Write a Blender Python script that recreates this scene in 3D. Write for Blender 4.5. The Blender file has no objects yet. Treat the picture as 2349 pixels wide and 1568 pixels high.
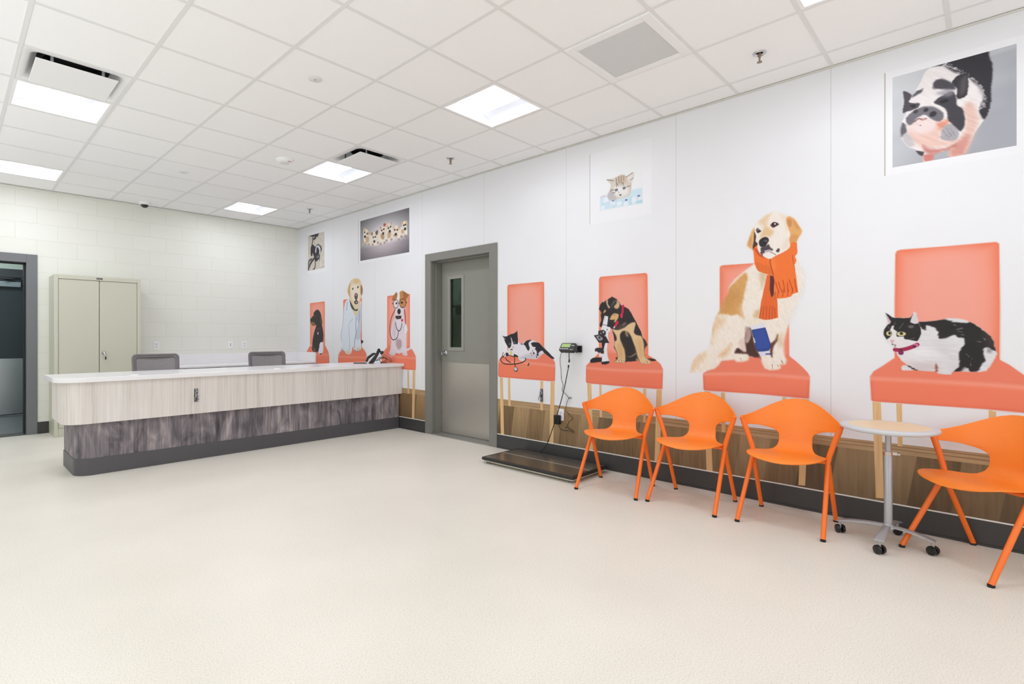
import bpy, bmesh, math, random
import numpy as np
from mathutils import Vector, Matrix
random.seed(7)
rng = np.random.default_rng(11)
S = bpy.context.scene
COL = S.collection
PI = math.pi

# ------------------------------------------------------------------ room dimensions (metres)
XW = 4.2166      # mural wall plane
YB = 8.6903      # block wall plane
ZC = 3.0843      # ceiling height
HC = 1.2292      # eye height of the photograph
XL, YF = -3.2, -4.2
G = .6096        # ceiling module
GX0, GY0 = .93610, 3.23612    # a grid crossing
def gx(i): return GX0 + i * G
def gy(j): return GY0 + j * G

# photo measuring: a point traced in the photograph -> the place on the mural wall it lies on
FPX, YAW, OX, OY, PW, PH = 1199.498, .8066, -46.3041, -13.3507, 2349, 1568
_s, _c = math.sin(YAW), math.cos(YAW)
def on_wall(px, py):
    a = (px - PW / 2 - OX) / FPX; b = -(py - PH / 2 - OY) / FPX
    t = XW / (_s + a * _c)
    return (t * (_c - a * _s), HC + t * b)

# ------------------------------------------------------------------ materials
def lin(v):
    v = v / 255.
    return v / 12.92 if v <= .04045 else ((v + .055) / 1.055) ** 2.4
def rgb(c): return tuple(lin(x) for x in c) + (1.,)
_M = {}
def nodes_of(name):
    m = bpy.data.materials.new(name); m.use_nodes = True
    nt = m.node_tree; b = nt.nodes['Principled BSDF']
    return m, nt, b
def M(name, c, rough=.5, metal=0., spec=.5, var=.04, scale=30., bump=0., stretch=(1, 1, 1), c2=None, coat=0.):
    if name in _M: return _M[name]
    m, nt, b = nodes_of(name)
    N, L = nt.nodes.new, nt.links.new
    tc = N('ShaderNodeTexCoord'); mp = N('ShaderNodeMapping'); mp.inputs['Scale'].default_value = stretch
    nz = N('ShaderNodeTexNoise'); nz.inputs['Scale'].default_value = scale; nz.inputs['Detail'].default_value = 4
    L(tc.outputs['Object'], mp.inputs['Vector']); L(mp.outputs['Vector'], nz.inputs['Vector'])
    mx = N('ShaderNodeMix'); mx.data_type = 'RGBA'
    a = rgb(c)
    if c2 is None:
        lo = tuple(x * (1 - var) for x in a[:3]) + (1,); hi = tuple(min(1, x * (1 + var)) for x in a[:3]) + (1,)
    else: lo, hi = a, rgb(c2)
    mx.inputs[6].default_value = lo; mx.inputs[7].default_value = hi
    L(nz.outputs['Fac'], mx.inputs[0]); L(mx.outputs[2], b.inputs['Base Color'])
    b.inputs['Roughness'].default_value = rough; b.inputs['Metallic'].default_value = metal
    b.inputs['Specular IOR Level'].default_value = spec
    if coat: b.inputs['Coat Weight'].default_value = coat; b.inputs['Coat Roughness'].default_value = .15
    if bump:
        bp = N('ShaderNodeBump'); bp.inputs['Strength'].default_value = bump; bp.inputs['Distance'].default_value = .003
        L(nz.outputs['Fac'], bp.inputs['Height']); L(bp.outputs['Normal'], b.inputs['Normal'])
    _M[name] = m; return m
def emis(name, c, strength):
    if name in _M: return _M[name]
    m, nt, b = nodes_of(name)
    b.inputs['Base Color'].default_value = rgb(c); b.inputs['Emission Color'].default_value = rgb(c)
    b.inputs['Emission Strength'].default_value = strength
    _M[name] = m; return m
def ramp(nt, stops, fac):
    r = nt.nodes.new('ShaderNodeValToRGB'); e = r.color_ramp.elements
    while len(e) < len(stops): e.new(.5)
    for k, (p, c) in enumerate(stops): e[k].position = p; e[k].color = rgb(c)
    nt.links.new(fac, r.inputs['Fac']); return r
def wood(name, stops, sc=(40, 40, 1.2), rough=.45, big=None, detail=6, bump=.0, spec=.4):
    """streaky wood running along z, made from stretched noise"""
    if name in _M: return _M[name]
    m, nt, b = nodes_of(name); N, L = nt.nodes.new, nt.links.new
    tc = N('ShaderNodeTexCoord'); mp = N('ShaderNodeMapping'); mp.inputs['Scale'].default_value = sc
    nz = N('ShaderNodeTexNoise'); nz.inputs['Scale'].default_value = 1.; nz.inputs['Detail'].default_value = detail
    nz.inputs['Roughness'].default_value = .65
    L(tc.outputs['Object'], mp.inputs['Vector']); L(mp.outputs['Vector'], nz.inputs['Vector'])
    fac = nz.outputs['Fac']
    if big:
        mp2 = N('ShaderNodeMapping'); mp2.inputs['Scale'].default_value = big[0]
        n2 = N('ShaderNodeTexNoise'); n2.inputs['Scale'].default_value = 1; n2.inputs['Detail'].default_value = 3
        n2.inputs['Distortion'].default_value = big[2] if len(big) > 2 else 0
        L(tc.outputs['Object'], mp2.inputs['Vector']); L(mp2.outputs['Vector'], n2.inputs['Vector'])
        mm = N('ShaderNodeMix'); mm.inputs[0].default_value = big[1]
        L(fac, mm.inputs[2]); L(n2.outputs['Fac'], mm.inputs[3]); fac = mm.outputs[0]
    r = ramp(nt, stops, fac); L(r.outputs['Color'], b.inputs['Base Color'])
    b.inputs['Roughness'].default_value = rough; b.inputs['Specular IOR Level'].default_value = spec
    _M[name] = m; return m

WHITE = M('white_mural_paper', (240, 241, 243), .55, var=.01, scale=3)
CEIL = M('ceiling_tile_white', (246, 246, 246), .9, var=.015, scale=60, spec=.1, bump=.05)
GRID = M('ceiling_grid_white', (228, 228, 227), .6, var=.01)
BASE = M('cove_base_charcoal', (62, 61, 61), .45, var=.05, scale=8)
FRAME = M('door_frame_grey', (128, 126, 120), .45, var=.02, scale=6)
LEAF = M('door_leaf_grey', (140, 139, 131), .5, var=.03, scale=5)
STEEL = M('brushed_steel', (196, 192, 184), .36, metal=.7, var=.05, scale=6, stretch=(1, 1, 30))
CHROME = M('chrome', (205, 205, 208), .15, metal=1., var=.02)
ALU = M('silver_paint', (176, 177, 182), .35, metal=.45, var=.02)
BLACK = M('black_plastic', (24, 24, 25), .4, var=.1)
RUB = M('black_rubber', (34, 32, 31), .7, var=.1)
ORANGE = M('orange_plastic', (252, 136, 42), .42, var=.015, scale=12)
ORANGE2 = M('orange_steel_paint', (246, 116, 30), .32, var=.015, scale=12)
QUARTZ = M('white_quartz', (240, 238, 240), .22, var=.02, scale=120)
PUTTY = M('putty_cabinet_paint', (208, 207, 190), .38, var=.012, scale=4)
GREYPL = M('grey_chair_plastic', (128, 122, 124), .5, var=.03)
PLATE = M('white_device_plastic', (243, 243, 243), .35, var=.01)
WFIX = M('white_fixture_metal', (240, 240, 240), .4, var=.01)
DARKIN = M('dark_duct_inside', (30, 34, 34), .8, var=.1)
GUN = M('hook_zinc', (120, 122, 126), .32, metal=.8, var=.06)
RED = M('signal_red', (176, 32, 36), .5, var=.05)
ASH = wood('pale_ash_laminate', [(.3, (192, 182, 176)), (.48, (224, 217, 212)), (.7, (239, 235, 232))], sc=(95, 95, 1.6), rough=.5, big=((7, 7, .25), .42))
BARN = wood('charcoal_barn_wood', [(.32, (50, 46, 50)), (.43, (100, 94, 100)), (.54, (134, 126, 131)), (.66, (182, 170, 170))], sc=(46, 46, 2.2), rough=.5, big=((5, 5, 2.2), .55, 2.2))
BEIGEWOOD = wood('counter_front_laminate', [(.3, (128, 112, 88)), (.7, (176, 158, 130))], sc=(90, 90, 1.5))
MAPLE = wood('maple_top', [(.3, (226, 202, 166)), (.7, (234, 214, 182))], sc=(70, 3, 3))

# ------------------------------------------------------------------ mesh building
class MB:
    def __init__(s): s.v = []; s.f = []
    def add(s, vs, fs):
        n = len(s.v); s.v += [tuple(p) for p in vs]; s.f += [tuple(i + n for i in f) for f in fs]; return s
    def box(s, x0, x1, y0, y1, z0, z1, mat=None):
        vs = [(x, y, z) for x in (x0, x1) for y in (y0, y1) for z in (z0, z1)]
        if mat is not None: vs = [tuple(mat @ Vector(p)) for p in vs]
        return s.add(vs, [(0, 1, 3, 2), (4, 6, 7, 5), (0, 4, 5, 1), (2, 3, 7, 6), (0, 2, 6, 4), (1, 5, 7, 3)])
    def prism(s, pts, z0, z1):
        n = len(pts); vs = [(x, y, z0) for x, y in pts] + [(x, y, z1) for x, y in pts]
        return s.add(vs, [tuple(range(n))[::-1], tuple(range(n, 2 * n))] + [(i, (i + 1) % n, n + (i + 1) % n, n + i) for i in range(n)])
    def lathe(s, prof, cx=0, cy=0, n=32, axis='z', o=(0, 0, 0), close=True):
        """prof: list of (r, h)"""
        vs, fs = [], []
        for r, h in prof:
            for k in range(n):
                a = 2 * PI * k / n; u, w = r * math.cos(a), r * math.sin(a)
                p = {'z': (u, w, h), 'x': (h, u, w), 'y': (w, h, u)}[axis]
                vs.append((p[0] + cx + o[0], p[1] + cy + o[1], p[2] + o[2]))
        m = len(prof)
        for i in range(m - 1):
            for k in range(n):
                k2 = (k + 1) % n; fs.append((i * n + k, i * n + k2, (i + 1) * n + k2, (i + 1) * n + k))
        if close: fs += [tuple(range(n))[::-1], tuple(range((m - 1) * n, m * n))]
        return s.add(vs, fs)
    def tube(s, path, r, n=12, flat=1.):
        P = [Vector(p) for p in path]; vs, fs = [], []
        rr = r if hasattr(r, '__len__') else [r] * len(P)
        up = None
        for i, p in enumerate(P):
            t = (P[min(i + 1, len(P) - 1)] - P[max(i - 1, 0)]).normalized()
            if up is None:
                up = Vector((0, 0, 1)) if abs(t.z) < .9 else Vector((1, 0, 0))
            a = (up - t * up.dot(t))
            if a.length < 1e-6: a = t.orthogonal()
            a.normalize(); b = t.cross(a); up = a
            for k in range(n):
                w = 2 * PI * k / n; vs.append(p + a * math.cos(w) * rr[i] * flat + b * math.sin(w) * rr[i])
        for i in range(len(P) - 1):
            for k in range(n):
                k2 = (k + 1) % n; fs.append((i * n + k, i * n + k2, (i + 1) * n + k2, (i + 1) * n + k))
        m = len(P)
        fs += [tuple(range(n))[::-1], tuple(range((m - 1) * n, m * n))]
        return s.add(vs, fs)
    def grid(s, rows):
        n = len(rows[0]); vs = [p for r in rows for p in r]
        return s.add(vs, [(i * n + k, i * n + k + 1, (i + 1) * n + k + 1, (i + 1) * n + k) for i in range(len(rows) - 1) for k in range(n - 1)])
    def build(s, name, mat, parent=None, bevel=0., seg=2, angle=35, local=False, solid=0., recalc=True):
        me = bpy.data.meshes.new(name)
        off = Vector((0, 0, 0))
        if parent is not None and not local:
            p = parent
            while p is not None: off += p.location; p = p.parent
        me.from_pydata([tuple(Vector(p) - off) for p in s.v], [], s.f)
        if recalc:
            bm = bmesh.new(); bm.from_mesh(me); bmesh.ops.recalc_face_normals(bm, faces=bm.faces); bm.to_mesh(me); bm.free()
        for p in me.polygons: p.use_smooth = True
        me.set_sharp_from_angle(angle=math.radians(angle))
        me.materials.append(mat)
        o = bpy.data.objects.new(name, me); COL.objects.link(o)
        if parent is not None: o.parent = parent
        if solid:
            q = o.modifiers.new('solid', 'SOLIDIFY'); q.thickness = solid; q.offset = 0
        if bevel:
            q = o.modifiers.new('bevel', 'BEVEL'); q.width = bevel; q.segments = seg; q.limit_method = 'ANGLE'; q.angle_limit = math.radians(40)
        return o
def catmull(P, n=6, closed=False):
    P = [np.array(p, float) for p in P]; m = len(P); out = []
    R = range(m) if closed else range(m - 1)
    for i in R:
        p0 = P[(i - 1) % m] if closed or i > 0 else P[0]; p1 = P[i]; p2 = P[(i + 1) % m]
        p3 = P[(i + 2) % m] if closed or i + 2 < m else P[-1]
        for k in range(n):
            t = k / n
            out.append(.5 * ((2 * p1) + (-p0 + p2) * t + (2 * p0 - 5 * p1 + 4 * p2 - p3) * t * t + (-p0 + 3 * p1 - 3 * p2 + p3) * t ** 3))
    if not closed: out.append(P[-1])
    return [tuple(p) for p in out]
def tag(o, label, cat, group=None):
    o['label'] = label; o['category'] = cat
    if group: o['group'] = group
    return o
def thing(name, label, cat, loc=(0, 0, 0), rz=0., group=None):
    o = bpy.data.objects.new(name, None); COL.objects.link(o); o.empty_display_size = .1
    o.location = loc; o.rotation_euler = (0, 0, rz)
    return tag(o, label, cat, group)
def struct(o): o['kind'] = 'structure'; return o
def sroot(name, loc=(0, 0, 0)):
    o = bpy.data.objects.new(name, None); COL.objects.link(o); o.location = loc; o.empty_display_size = .1
    return struct(o)
def kids(o): return [c for c in bpy.data.objects if c.parent == o]
def dup(o, parent=None):
    c = o.copy(); COL.objects.link(c); c.parent = parent
    for k in kids(o): dup(k, c)
    return c
def rrect(x0, x1, y0, y1, r, n=6):
    out = []
    for cx, cy, a0 in ((x1 - r, y1 - r, 0), (x0 + r, y1 - r, 90), (x0 + r, y0 + r, 180), (x1 - r, y0 + r, 270)):
        for k in range(n + 1):
            a = math.radians(a0 + 90 * k / n); out.append((cx + r * math.cos(a), cy + r * math.sin(a)))
    return out

# ------------------------------------------------------------------ room shell
def floor_mat():
    m, nt, b = nodes_of('beige_speckled_vinyl'); N, L = nt.nodes.new, nt.links.new
    tc = N('ShaderNodeTexCoord')
    n1 = N('ShaderNodeTexNoise'); n1.inputs['Scale'].default_value = 160; n1.inputs['Detail'].default_value = 3; n1.inputs['Roughness'].default_value = .8
    n2 = N('ShaderNodeTexNoise'); n2.inputs['Scale'].default_value = 1.2; n2.inputs['Detail'].default_value = 3
    L(tc.outputs['Object'], n1.inputs['Vector']); L(tc.outputs['Object'], n2.inputs['Vector'])
    r1 = ramp(nt, [(.32, (208, 197, 181)), (.46, (234, 228, 217)), (.68, (243, 239, 232))], n1.outputs['Fac'])
    mx = N('ShaderNodeMix'); mx.data_type = 'RGBA'; mx.blend_type = 'MULTIPLY'; mx.inputs[0].default_value = .35
    r2 = ramp(nt, [(.3, (232, 230, 226)), (.7, (255, 254, 252))], n2.outputs['Fac'])
    L(r1.outputs['Color'], mx.inputs[6]); L(r2.outputs['Color'], mx.inputs[7]); L(mx.outputs[2], b.inputs['Base Color'])
    b.inputs['Roughness'].default_value = .36; b.inputs['Specular IOR Level'].default_value = .35
    bp = N('ShaderNodeBump'); bp.inputs['Strength'].default_value = .08; bp.inputs['Distance'].default_value = .002
    L(n1.outputs['Fac'], bp.inputs['Height']); L(bp.outputs['Normal'], b.inputs['Normal'])
    return m
struct(MB().box(XL, XW + .0, YF, YB, -.12, 0).build('floor', floor_mat()))

def block_mat():
    m, nt, b = nodes_of('painted_block_wall'); N, L = nt.nodes.new, nt.links.new
    tc = N('ShaderNodeTexCoord'); sp = N('ShaderNodeSeparateXYZ'); cb = N('ShaderNodeCombineXYZ')
    ad = N('ShaderNodeMath'); ad.operation = 'ADD'; ad.inputs[1].default_value = 4.087
    L(tc.outputs['Object'], sp.inputs[0]); L(sp.outputs['X'], ad.inputs[0]); L(ad.outputs[0], cb.inputs['X']); L(sp.outputs['Z'], cb.inputs['Y'])
    br = N('ShaderNodeTexBrick'); br.offset = .5
    br.inputs['Scale'].default_value = 1; br.inputs['Brick Width'].default_value = .4064; br.inputs['Row Height'].default_value = .2032
    br.inputs['Mortar Size'].default_value = .0045; br.inputs['Mortar Smooth'].default_value = .6; br.inputs['Bias'].default_value = 0
    br.inputs['Color1'].default_value = rgb((233, 233, 225)); br.inputs['Color2'].default_value = rgb((231, 231, 222)); br.inputs['Mortar'].default_value = rgb((222, 223, 213))
    L(cb.outputs[0], br.inputs['Vector']); L(br.outputs['Color'], b.inputs['Base Color'])
    nz = N('ShaderNodeTexNoise'); nz.inputs['Scale'].default_value = 140
    L(tc.outputs['Object'], nz.inputs['Vector'])
    ma = N('ShaderNodeMath'); ma.operation = 'MULTIPLY_ADD'; ma.inputs[1].default_value = .12
    iv = N('ShaderNodeMath'); iv.operation = 'SUBTRACT'; iv.inputs[0].default_value = 1
    L(br.outputs['Fac'], iv.inputs[1]); L(nz.outputs['Fac'], ma.inputs[0]); L(iv.outputs[0], ma.inputs[2])
    bp = N('ShaderNodeBump'); bp.inputs['Strength'].default_value = .22; bp.inputs['Distance'].default_value = .004
    L(ma.outputs[0], bp.inputs['Height']); L(bp.outputs['Normal'], b.inputs['Normal'])
    b.inputs['Roughness'].default_value = .42
    return m
BLOCK = block_mat()
D2A, D2B, D2Z = -.36, .690, 2.146       # opening in the block wall
w = MB()
w.box(XL - .2, D2A, YB, YB + .2, 0, ZC + .3); w.box(D2B, XW + .2, YB, YB + .2, 0, ZC + .3); w.box(D2A, D2B, YB, YB + .2, D2Z, ZC + .3)
struct(w.build('wall_back', BLOCK))

def mural_mat():
    m, nt, b = nodes_of('mural_panels'); N, L = nt.nodes.new, nt.links.new
    tc = N('ShaderNodeTexCoord'); sp = N('ShaderNodeSeparateXYZ'); L(tc.outputs['Object'], sp.inputs[0])
    acc = None
    for y in (-.31, .806, 1.910, 3.028, 4.166, 5.272, 6.344, 7.5):
        c = N('ShaderNodeMath'); c.operation = 'COMPARE'; c.inputs[1].default_value = y; c.inputs[2].default_value = .0022
        L(sp.outputs['Y'], c.inputs[0])
        if acc is None: acc = c
        else:
            a = N('ShaderNodeMath'); a.operation = 'MAXIMUM'; L(acc.outputs[0], a.inputs[0]); L(c.outputs[0], a.inputs[1]); acc = a
    nz = N('ShaderNodeTexNoise'); nz.inputs['Scale'].default_value = 1.5; L(tc.outputs['Object'], nz.inputs['Vector'])
    r = ramp(nt, [(.3, (230, 230, 234)), (.7, (233, 233, 237))], nz.outputs['Fac'])
    mx = N('ShaderNodeMix'); mx.data_type = 'RGBA'; mx.inputs[7].default_value = rgb((205, 206, 208))
    L(acc.outputs[0], mx.inputs[0]); L(r.outputs['Color'], mx.inputs[6]); L(mx.outputs[2], b.inputs['Base Color'])
    b.inputs['Roughness'].default_value = .5; b.inputs['Specular IOR Level'].default_value = .35
    return m
MURAL = mural_mat()
D1A, D1B, D1Z = 4.072, 5.092, 2.168       # opening in the mural wall
w = MB()
w.box(XW, XW + .22, YF - .2, D1A, 0, ZC + .3); w.box(XW, XW + .22, D1B, YB, 0, ZC + .3); w.box(XW, XW + .22, D1A, D1B, D1Z, ZC + .3)
struct(w.build('wall_right', MURAL))
PLAIN = M('plain_wall_paint', (228, 228, 222), .6, var=.01)
struct(MB().box(XL - .2, XL, YF - .2, YB, 0, ZC + .3).build('wall_left', PLAIN))
struct(MB().box(XL, XW, YF - .2, YF, 0, ZC + .3).build('wall_front', PLAIN))

# ceiling: tiles laid cell by cell, open where a fixture sits
LIGHTS = [(3, -5), (3, -1), (3, 3), (3, 7), (-1, 3), (-1, 7)]
HIDDEN_LIGHTS = [(-1, -1), (-5, 3), (-5, 7), (-5, -1), (-1, -5), (-5, -5), (3, -9), (-1, -9), (-5, -9)]
DIFFS = [(-1, 2), (3, 2)]
GRILLE = (3, -3)
openc = set(LIGHTS) | set(DIFFS) | {GRILLE}
xs = [XL] + [gx(i) for i in range(-12, 12) if XL + .02 < gx(i) < XW - .02] + [XW]
ys = [YF] + [gy(j) for j in range(-20, 14) if YF + .02 < gy(j) < YB - .02] + [YB]
c = MB(); vid = {}
cells = []
for x0, x1 in zip(xs, xs[1:]):
    for y0, y1 in zip(ys, ys[1:]):
        i = round((x0 - GX0) / G) if abs((x1 - x0) - G) < .01 else 99; j = round((y0 - GY0) / G) if abs((y1 - y0) - G) < .01 else 99
        if (i, j) in openc: continue
        c.add([(x0, y0, ZC), (x1, y0, ZC), (x1, y1, ZC), (x0, y1, ZC)], [(0, 3, 2, 1)])
        c.add([(x0, y0, ZC + .016), (x1, y0, ZC + .016), (x1, y1, ZC + .016), (x0, y1, ZC + .016)], [(0, 1, 2, 3)])
ceil = struct(c.build('ceiling', CEIL, recalc=False))
g = MB(); T = .012
for x in xs[1:-1]: g.box(x - T, x + T, YF, YB, ZC - .0035, ZC + .0005)
for y in ys[1:-1]: g.box(XL, XW, y - T, y + T, ZC - .003, ZC + .0005)
g.build('ceiling_grid', GRID, ceil)
g = MB(); g.box(XW - .016, XW, YF, YB, ZC - .012, ZC - .0045); g.box(XL, XW - .016, YB - .02, YB, ZC - .012, ZC - .0045)
struct(g.build('trim_1', M('wall_angle_shadow_tint', (214, 212, 205), .6, var=.02)))  # wall angle, coloured darker to stand in for its shadow line

# cove base and printed wainscot
def strip(y0, y1, x0, x1, z0, z1): return MB().box(x0, x1, y0, y1, z0, z1)
F1A, F1B = 3.954, 5.203                  # outer edges of the frame of the grey door
b_ = MB(); b_.box(XW - .008, XW, YF, F1A, 0, .148); b_.box(XW - .008, XW, F1B, YB, 0, .148)
b_.box(XW - .014, XW - .008, YF, F1A, 0, .012); b_.box(XW - .014, XW - .008, F1B, YB, 0, .012)
struct(b_.build('baseboard_right', BASE))
b_ = MB(); b_.box(.795, XW - .014, YB - .008, YB, 0, .148); b_.box(.795, XW - .014, YB - .014, YB - .008, 0, .012); b_.box(XL, -.47, YB - .008, YB, 0, .148)
struct(b_.build('baseboard_back', BASE))
def wains_mat():
    m, nt, b = nodes_of('printed_wainscot'); N, L = nt.nodes.new, nt.links.new
    tc = N('ShaderNodeTexCoord'); sp = N('ShaderNodeSeparateXYZ'); L(tc.outputs['Object'], sp.inputs[0])
    # boards about 0.24 m wide with edges that lean a little
    le = N('ShaderNodeMath'); le.operation = 'MULTIPLY_ADD'; le.inputs[1].default_value = .16; L(sp.outputs['Z'], le.inputs[0]); L(sp.outputs['Y'], le.inputs[2])
    sc = N('ShaderNodeMath'); sc.operation = 'DIVIDE'; sc.inputs[1].default_value = .21; L(le.outputs[0], sc.inputs[0])
    fl = N('ShaderNodeMath'); fl.operation = 'FLOOR'; L(sc.outputs[0], fl.inputs[0])
    wn = N('ShaderNodeTexWhiteNoise'); wn.noise_dimensions = '1D'; L(fl.outputs[0], wn.inputs['W'])
    mp = N('ShaderNodeMapping'); mp.inputs['Scale'].default_value = (1, 45, 3); L(tc.outputs['Object'], mp.inputs['Vector'])
    nz = N('ShaderNodeTexNoise'); nz.inputs['Scale'].default_value = 1; nz.inputs['Detail'].default_value = 6; L(mp.outputs['Vector'], nz.inputs['Vector'])
    mx = N('ShaderNodeMix'); mx.inputs[0].default_value = .52; L(wn.outputs['Value'], mx.inputs[2]); L(nz.outputs['Fac'], mx.inputs[3])
    r = ramp(nt, [(.2, (106, 82, 54)), (.45, (140, 111, 75)), (.8, (176, 146, 106))], mx.outputs[0])
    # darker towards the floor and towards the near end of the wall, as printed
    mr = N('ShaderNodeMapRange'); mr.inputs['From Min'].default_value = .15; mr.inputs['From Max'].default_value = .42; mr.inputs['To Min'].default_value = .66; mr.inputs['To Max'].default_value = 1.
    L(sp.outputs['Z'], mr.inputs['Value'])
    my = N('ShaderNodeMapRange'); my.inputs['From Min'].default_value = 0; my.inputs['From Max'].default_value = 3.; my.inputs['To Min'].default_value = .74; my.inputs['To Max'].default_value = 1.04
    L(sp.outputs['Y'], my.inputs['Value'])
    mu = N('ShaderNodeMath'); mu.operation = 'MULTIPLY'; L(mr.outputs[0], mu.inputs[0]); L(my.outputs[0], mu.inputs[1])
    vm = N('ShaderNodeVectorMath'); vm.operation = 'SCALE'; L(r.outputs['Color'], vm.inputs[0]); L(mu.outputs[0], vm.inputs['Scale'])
    L(vm.outputs[0], b.inputs['Base Color']); b.inputs['Roughness'].default_value = .5
    return m
RAILM = wood('printed_chair_rail', [(.3, (154, 126, 92)), (.7, (196, 166, 126))], sc=(1, 3, 160), rough=.5)
ws = MB(); rl = MB(); wl = MB(); ln = MB()
for y0, y1 in ((YF, F1A), (F1B, YB)):
    ws.box(XW - .0002, XW, y0, y1, .156, .474); rl.box(XW - .0004, XW, y0, y1, .474, .540)
    ln.box(XW - .0005, XW, y0, y1, .500, .5035); ln.box(XW - .0005, XW, y0, y1, .522, .525)
    wl.box(XW - .006, XW, y0, y1, .148, .156)
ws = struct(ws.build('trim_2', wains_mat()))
rl.build('chair_rail', RAILM, ws); ln.build('rail_groove', M('rail_groove_brown', (136, 98, 62), .6), ws)
struct(wl.build('trim_3', M('white_cap_strip', (238, 236, 232), .5, var=.01)))
# ------------------------------------------------------------------ ceiling fixtures
LENS = emis('lamp_lens', (241, 245, 255), 24.)
PAN = M('troffer_pan', (186, 187, 189), .35, var=.01)
def light(i, j, label):
    x0, y0 = gx(i), gy(j); cx, cy = x0 + G / 2, y0 + G / 2; h = G / 2
    t = thing('ceiling_light', label, 'light', (cx, cy, ZC), 0, 'recessed ceiling lights')
    fr = MB(); a, b2 = h - .012, h - .032
    for (p, q, r_, s_) in ((-a, a, -a, -b2), (-a, a, b2, a), (-a, -b2, -b2, b2), (b2, a, -b2, b2)): fr.box(p, q, r_, s_, -.004, .004)
    fr.build('fixture_frame', WFIX, t, local=True)
    pn = MB(); u = b2
    def zz(x): return .004 + .062 * (1 - ((abs(x) - .135) / (u - .135)) ** 2) ** .5 if abs(x) > .135 else .066
    for sgn in (-1, 1):
        X = [sgn * (u - (u - .135) * (k / 8)) for k in range(9)]
        pn.grid([[(x, y, zz(x)) for y in (-u, u)] for x in X])
    for sgn in (-1, 1):
        pn.add([(-u, sgn * u, .004), (u, sgn * u, .004), (u, sgn * u, .11), (-u, sgn * u, .11)], [(0, 1, 2, 3)])
    pn.box(-a, a, -a, a, .11, .115)
    pn.build('reflector', PAN, t, local=True, recalc=False)
    ln_ = MB(); n = 12
    X = [-.137 + .274 * k / n for k in range(n + 1)]
    ln_.grid([[(x, y, .066 - .050 * math.cos(x / .137 * PI / 2)) for y in (-u + .003, u - .003)] for x in X])
    ln_.build('diffuser', LENS, t, local=True, recalc=False)
    return t
light(3, -5, 'square recessed ceiling light cut off by the top edge of the photo')
light(3, -1, 'square recessed ceiling light nearest in full view, at top centre')
light(3, 3, 'square recessed ceiling light touching the right hand air diffuser')
light(3, 7, 'small looking ceiling light nearest the room corner with the mural')
light(-1, 3, 'square recessed ceiling light just below the left air diffuser')
light(-1, 7, 'recessed ceiling light at far left above the dark doorway')

def diffuser(i, j, label):
    cx, cy = gx(i) + G / 2, gy(j) + G / 2; h = G / 2
    t = thing('air_diffuser', label, 'air vent', (cx, cy, ZC), 0, 'square plaque air diffusers')
    o = rrect(-.255, .255, -.255, .255, .06); n = len(o)
    # plate with a rounded opening that flares up into the duct
    fr = MB(); a = h - .012
    sq = []
    for x, y in o:
        k = a / max(abs(x), abs(y)); sq.append((x * k, y * k))
    rows = [[(x, y, .0) for x, y in sq + sq[:1]], [(x, y, .0) for x, y in o + o[:1]], [(x * .93, y * .93, .030) for x, y in o + o[:1]], [(x * .80, y * .80, .075) for x, y in o + o[:1]]]
    fr.grid(rows); fr.build('frame', WFIX, t, local=True, recalc=False, angle=60)
    d = MB(); d.lathe([(.17, .076), (.17, .2)], n=32, close=False); d.box(-.26, .26, -.26, .26, .19, .2); d.box(-.25, .25, -.25, .25, .13, .135); d.build('duct', DARKIN, t, local=True)
    p = MB(); p.box(-.226, .226, -.226, .226, -.030, -.022); p.build('plaque', WFIX, t, local=True, bevel=.003)
    for sx in (-.14, .14):
        for sy in (-.2, .2): MB().box(sx - .008, sx + .008, sy - .0015, sy + .0015, -.022, .13).build('hanger', ALU, t, local=True)
    return t
diffuser(-1, 2, 'white square plaque air diffuser at the left, above the left ceiling light')
diffuser(3, 2, 'white square plaque air diffuser near the middle of the ceiling')

cx, cy = gx(3) + G / 2, gy(-3) + G / 2
t = thing('return_air_grille', 'square white return air grille with grey slats in the ceiling', 'air vent', (cx, cy, ZC))
fr = MB(); h = G / 2 - .008; q = .236
for (p, r_, s_, u_) in ((-h, h, -h, -q), (-h, h, q, h), (-h, -q, -q, q), (q, h, -q, q)): fr.box(p, r_, s_, u_, -.012, .004)
fr.build('frame', WFIX, t, local=True, bevel=.004)
sl = MB()
for k in range(22):
    y = -q + (k + .5) * 2 * q / 22
    sl.add([(y - .0075, -q, -.001), (y - .0075, q, -.001), (y + .0065, q, -.008), (y + .0065, -q, -.008)], [(0, 1, 2, 3)])
sl.build('slats', M('grille_slat', (214, 215, 216), .5, var=.02), t, local=True, recalc=False)
MB().box(-q, q, -q, q, .03, .035).build('backing', M('grille_inside', (120, 121, 124), .8), t, local=True)

def sprinkler(x, y, label):
    t = thing('sprinkler_head', label, 'sprinkler', (x, y, ZC), 0, 'ceiling sprinkler heads')
    MB().lathe([(.020, .0), (.024, -.006), (.034, -.010), (.041, -.004), (.042, 0)], n=28).build('escutcheon', CHROME, t, local=True)
    b = MB().lathe([(.010, 0), (.011, -.020), (.007, -.030), (.005, -.050), (.006, -.056), (.016, -.058), (.016, -.061), (.003, -.062)], n=16)
    b.tube([(-.009, 0, -.02), (-.013, 0, -.035), (-.004, 0, -.054)], .0025, 8); b.tube([(.009, 0, -.02), (.013, 0, -.035), (.004, 0, -.054)], .0025, 8)
    b.build('deflector', M('sprinkler_brass', (150, 134, 120), .4, metal=.7), t, local=True)
sprinkler(3.690, 1.105, 'chrome sprinkler head in the ceiling right of the return grille')
sprinkler(3.640, 4.085, 'small sprinkler head in the ceiling between kitten picture and middle diffuser')
sprinkler(3.665, 7.190, 'tiny sprinkler head in the ceiling nearest the far corner')

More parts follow.
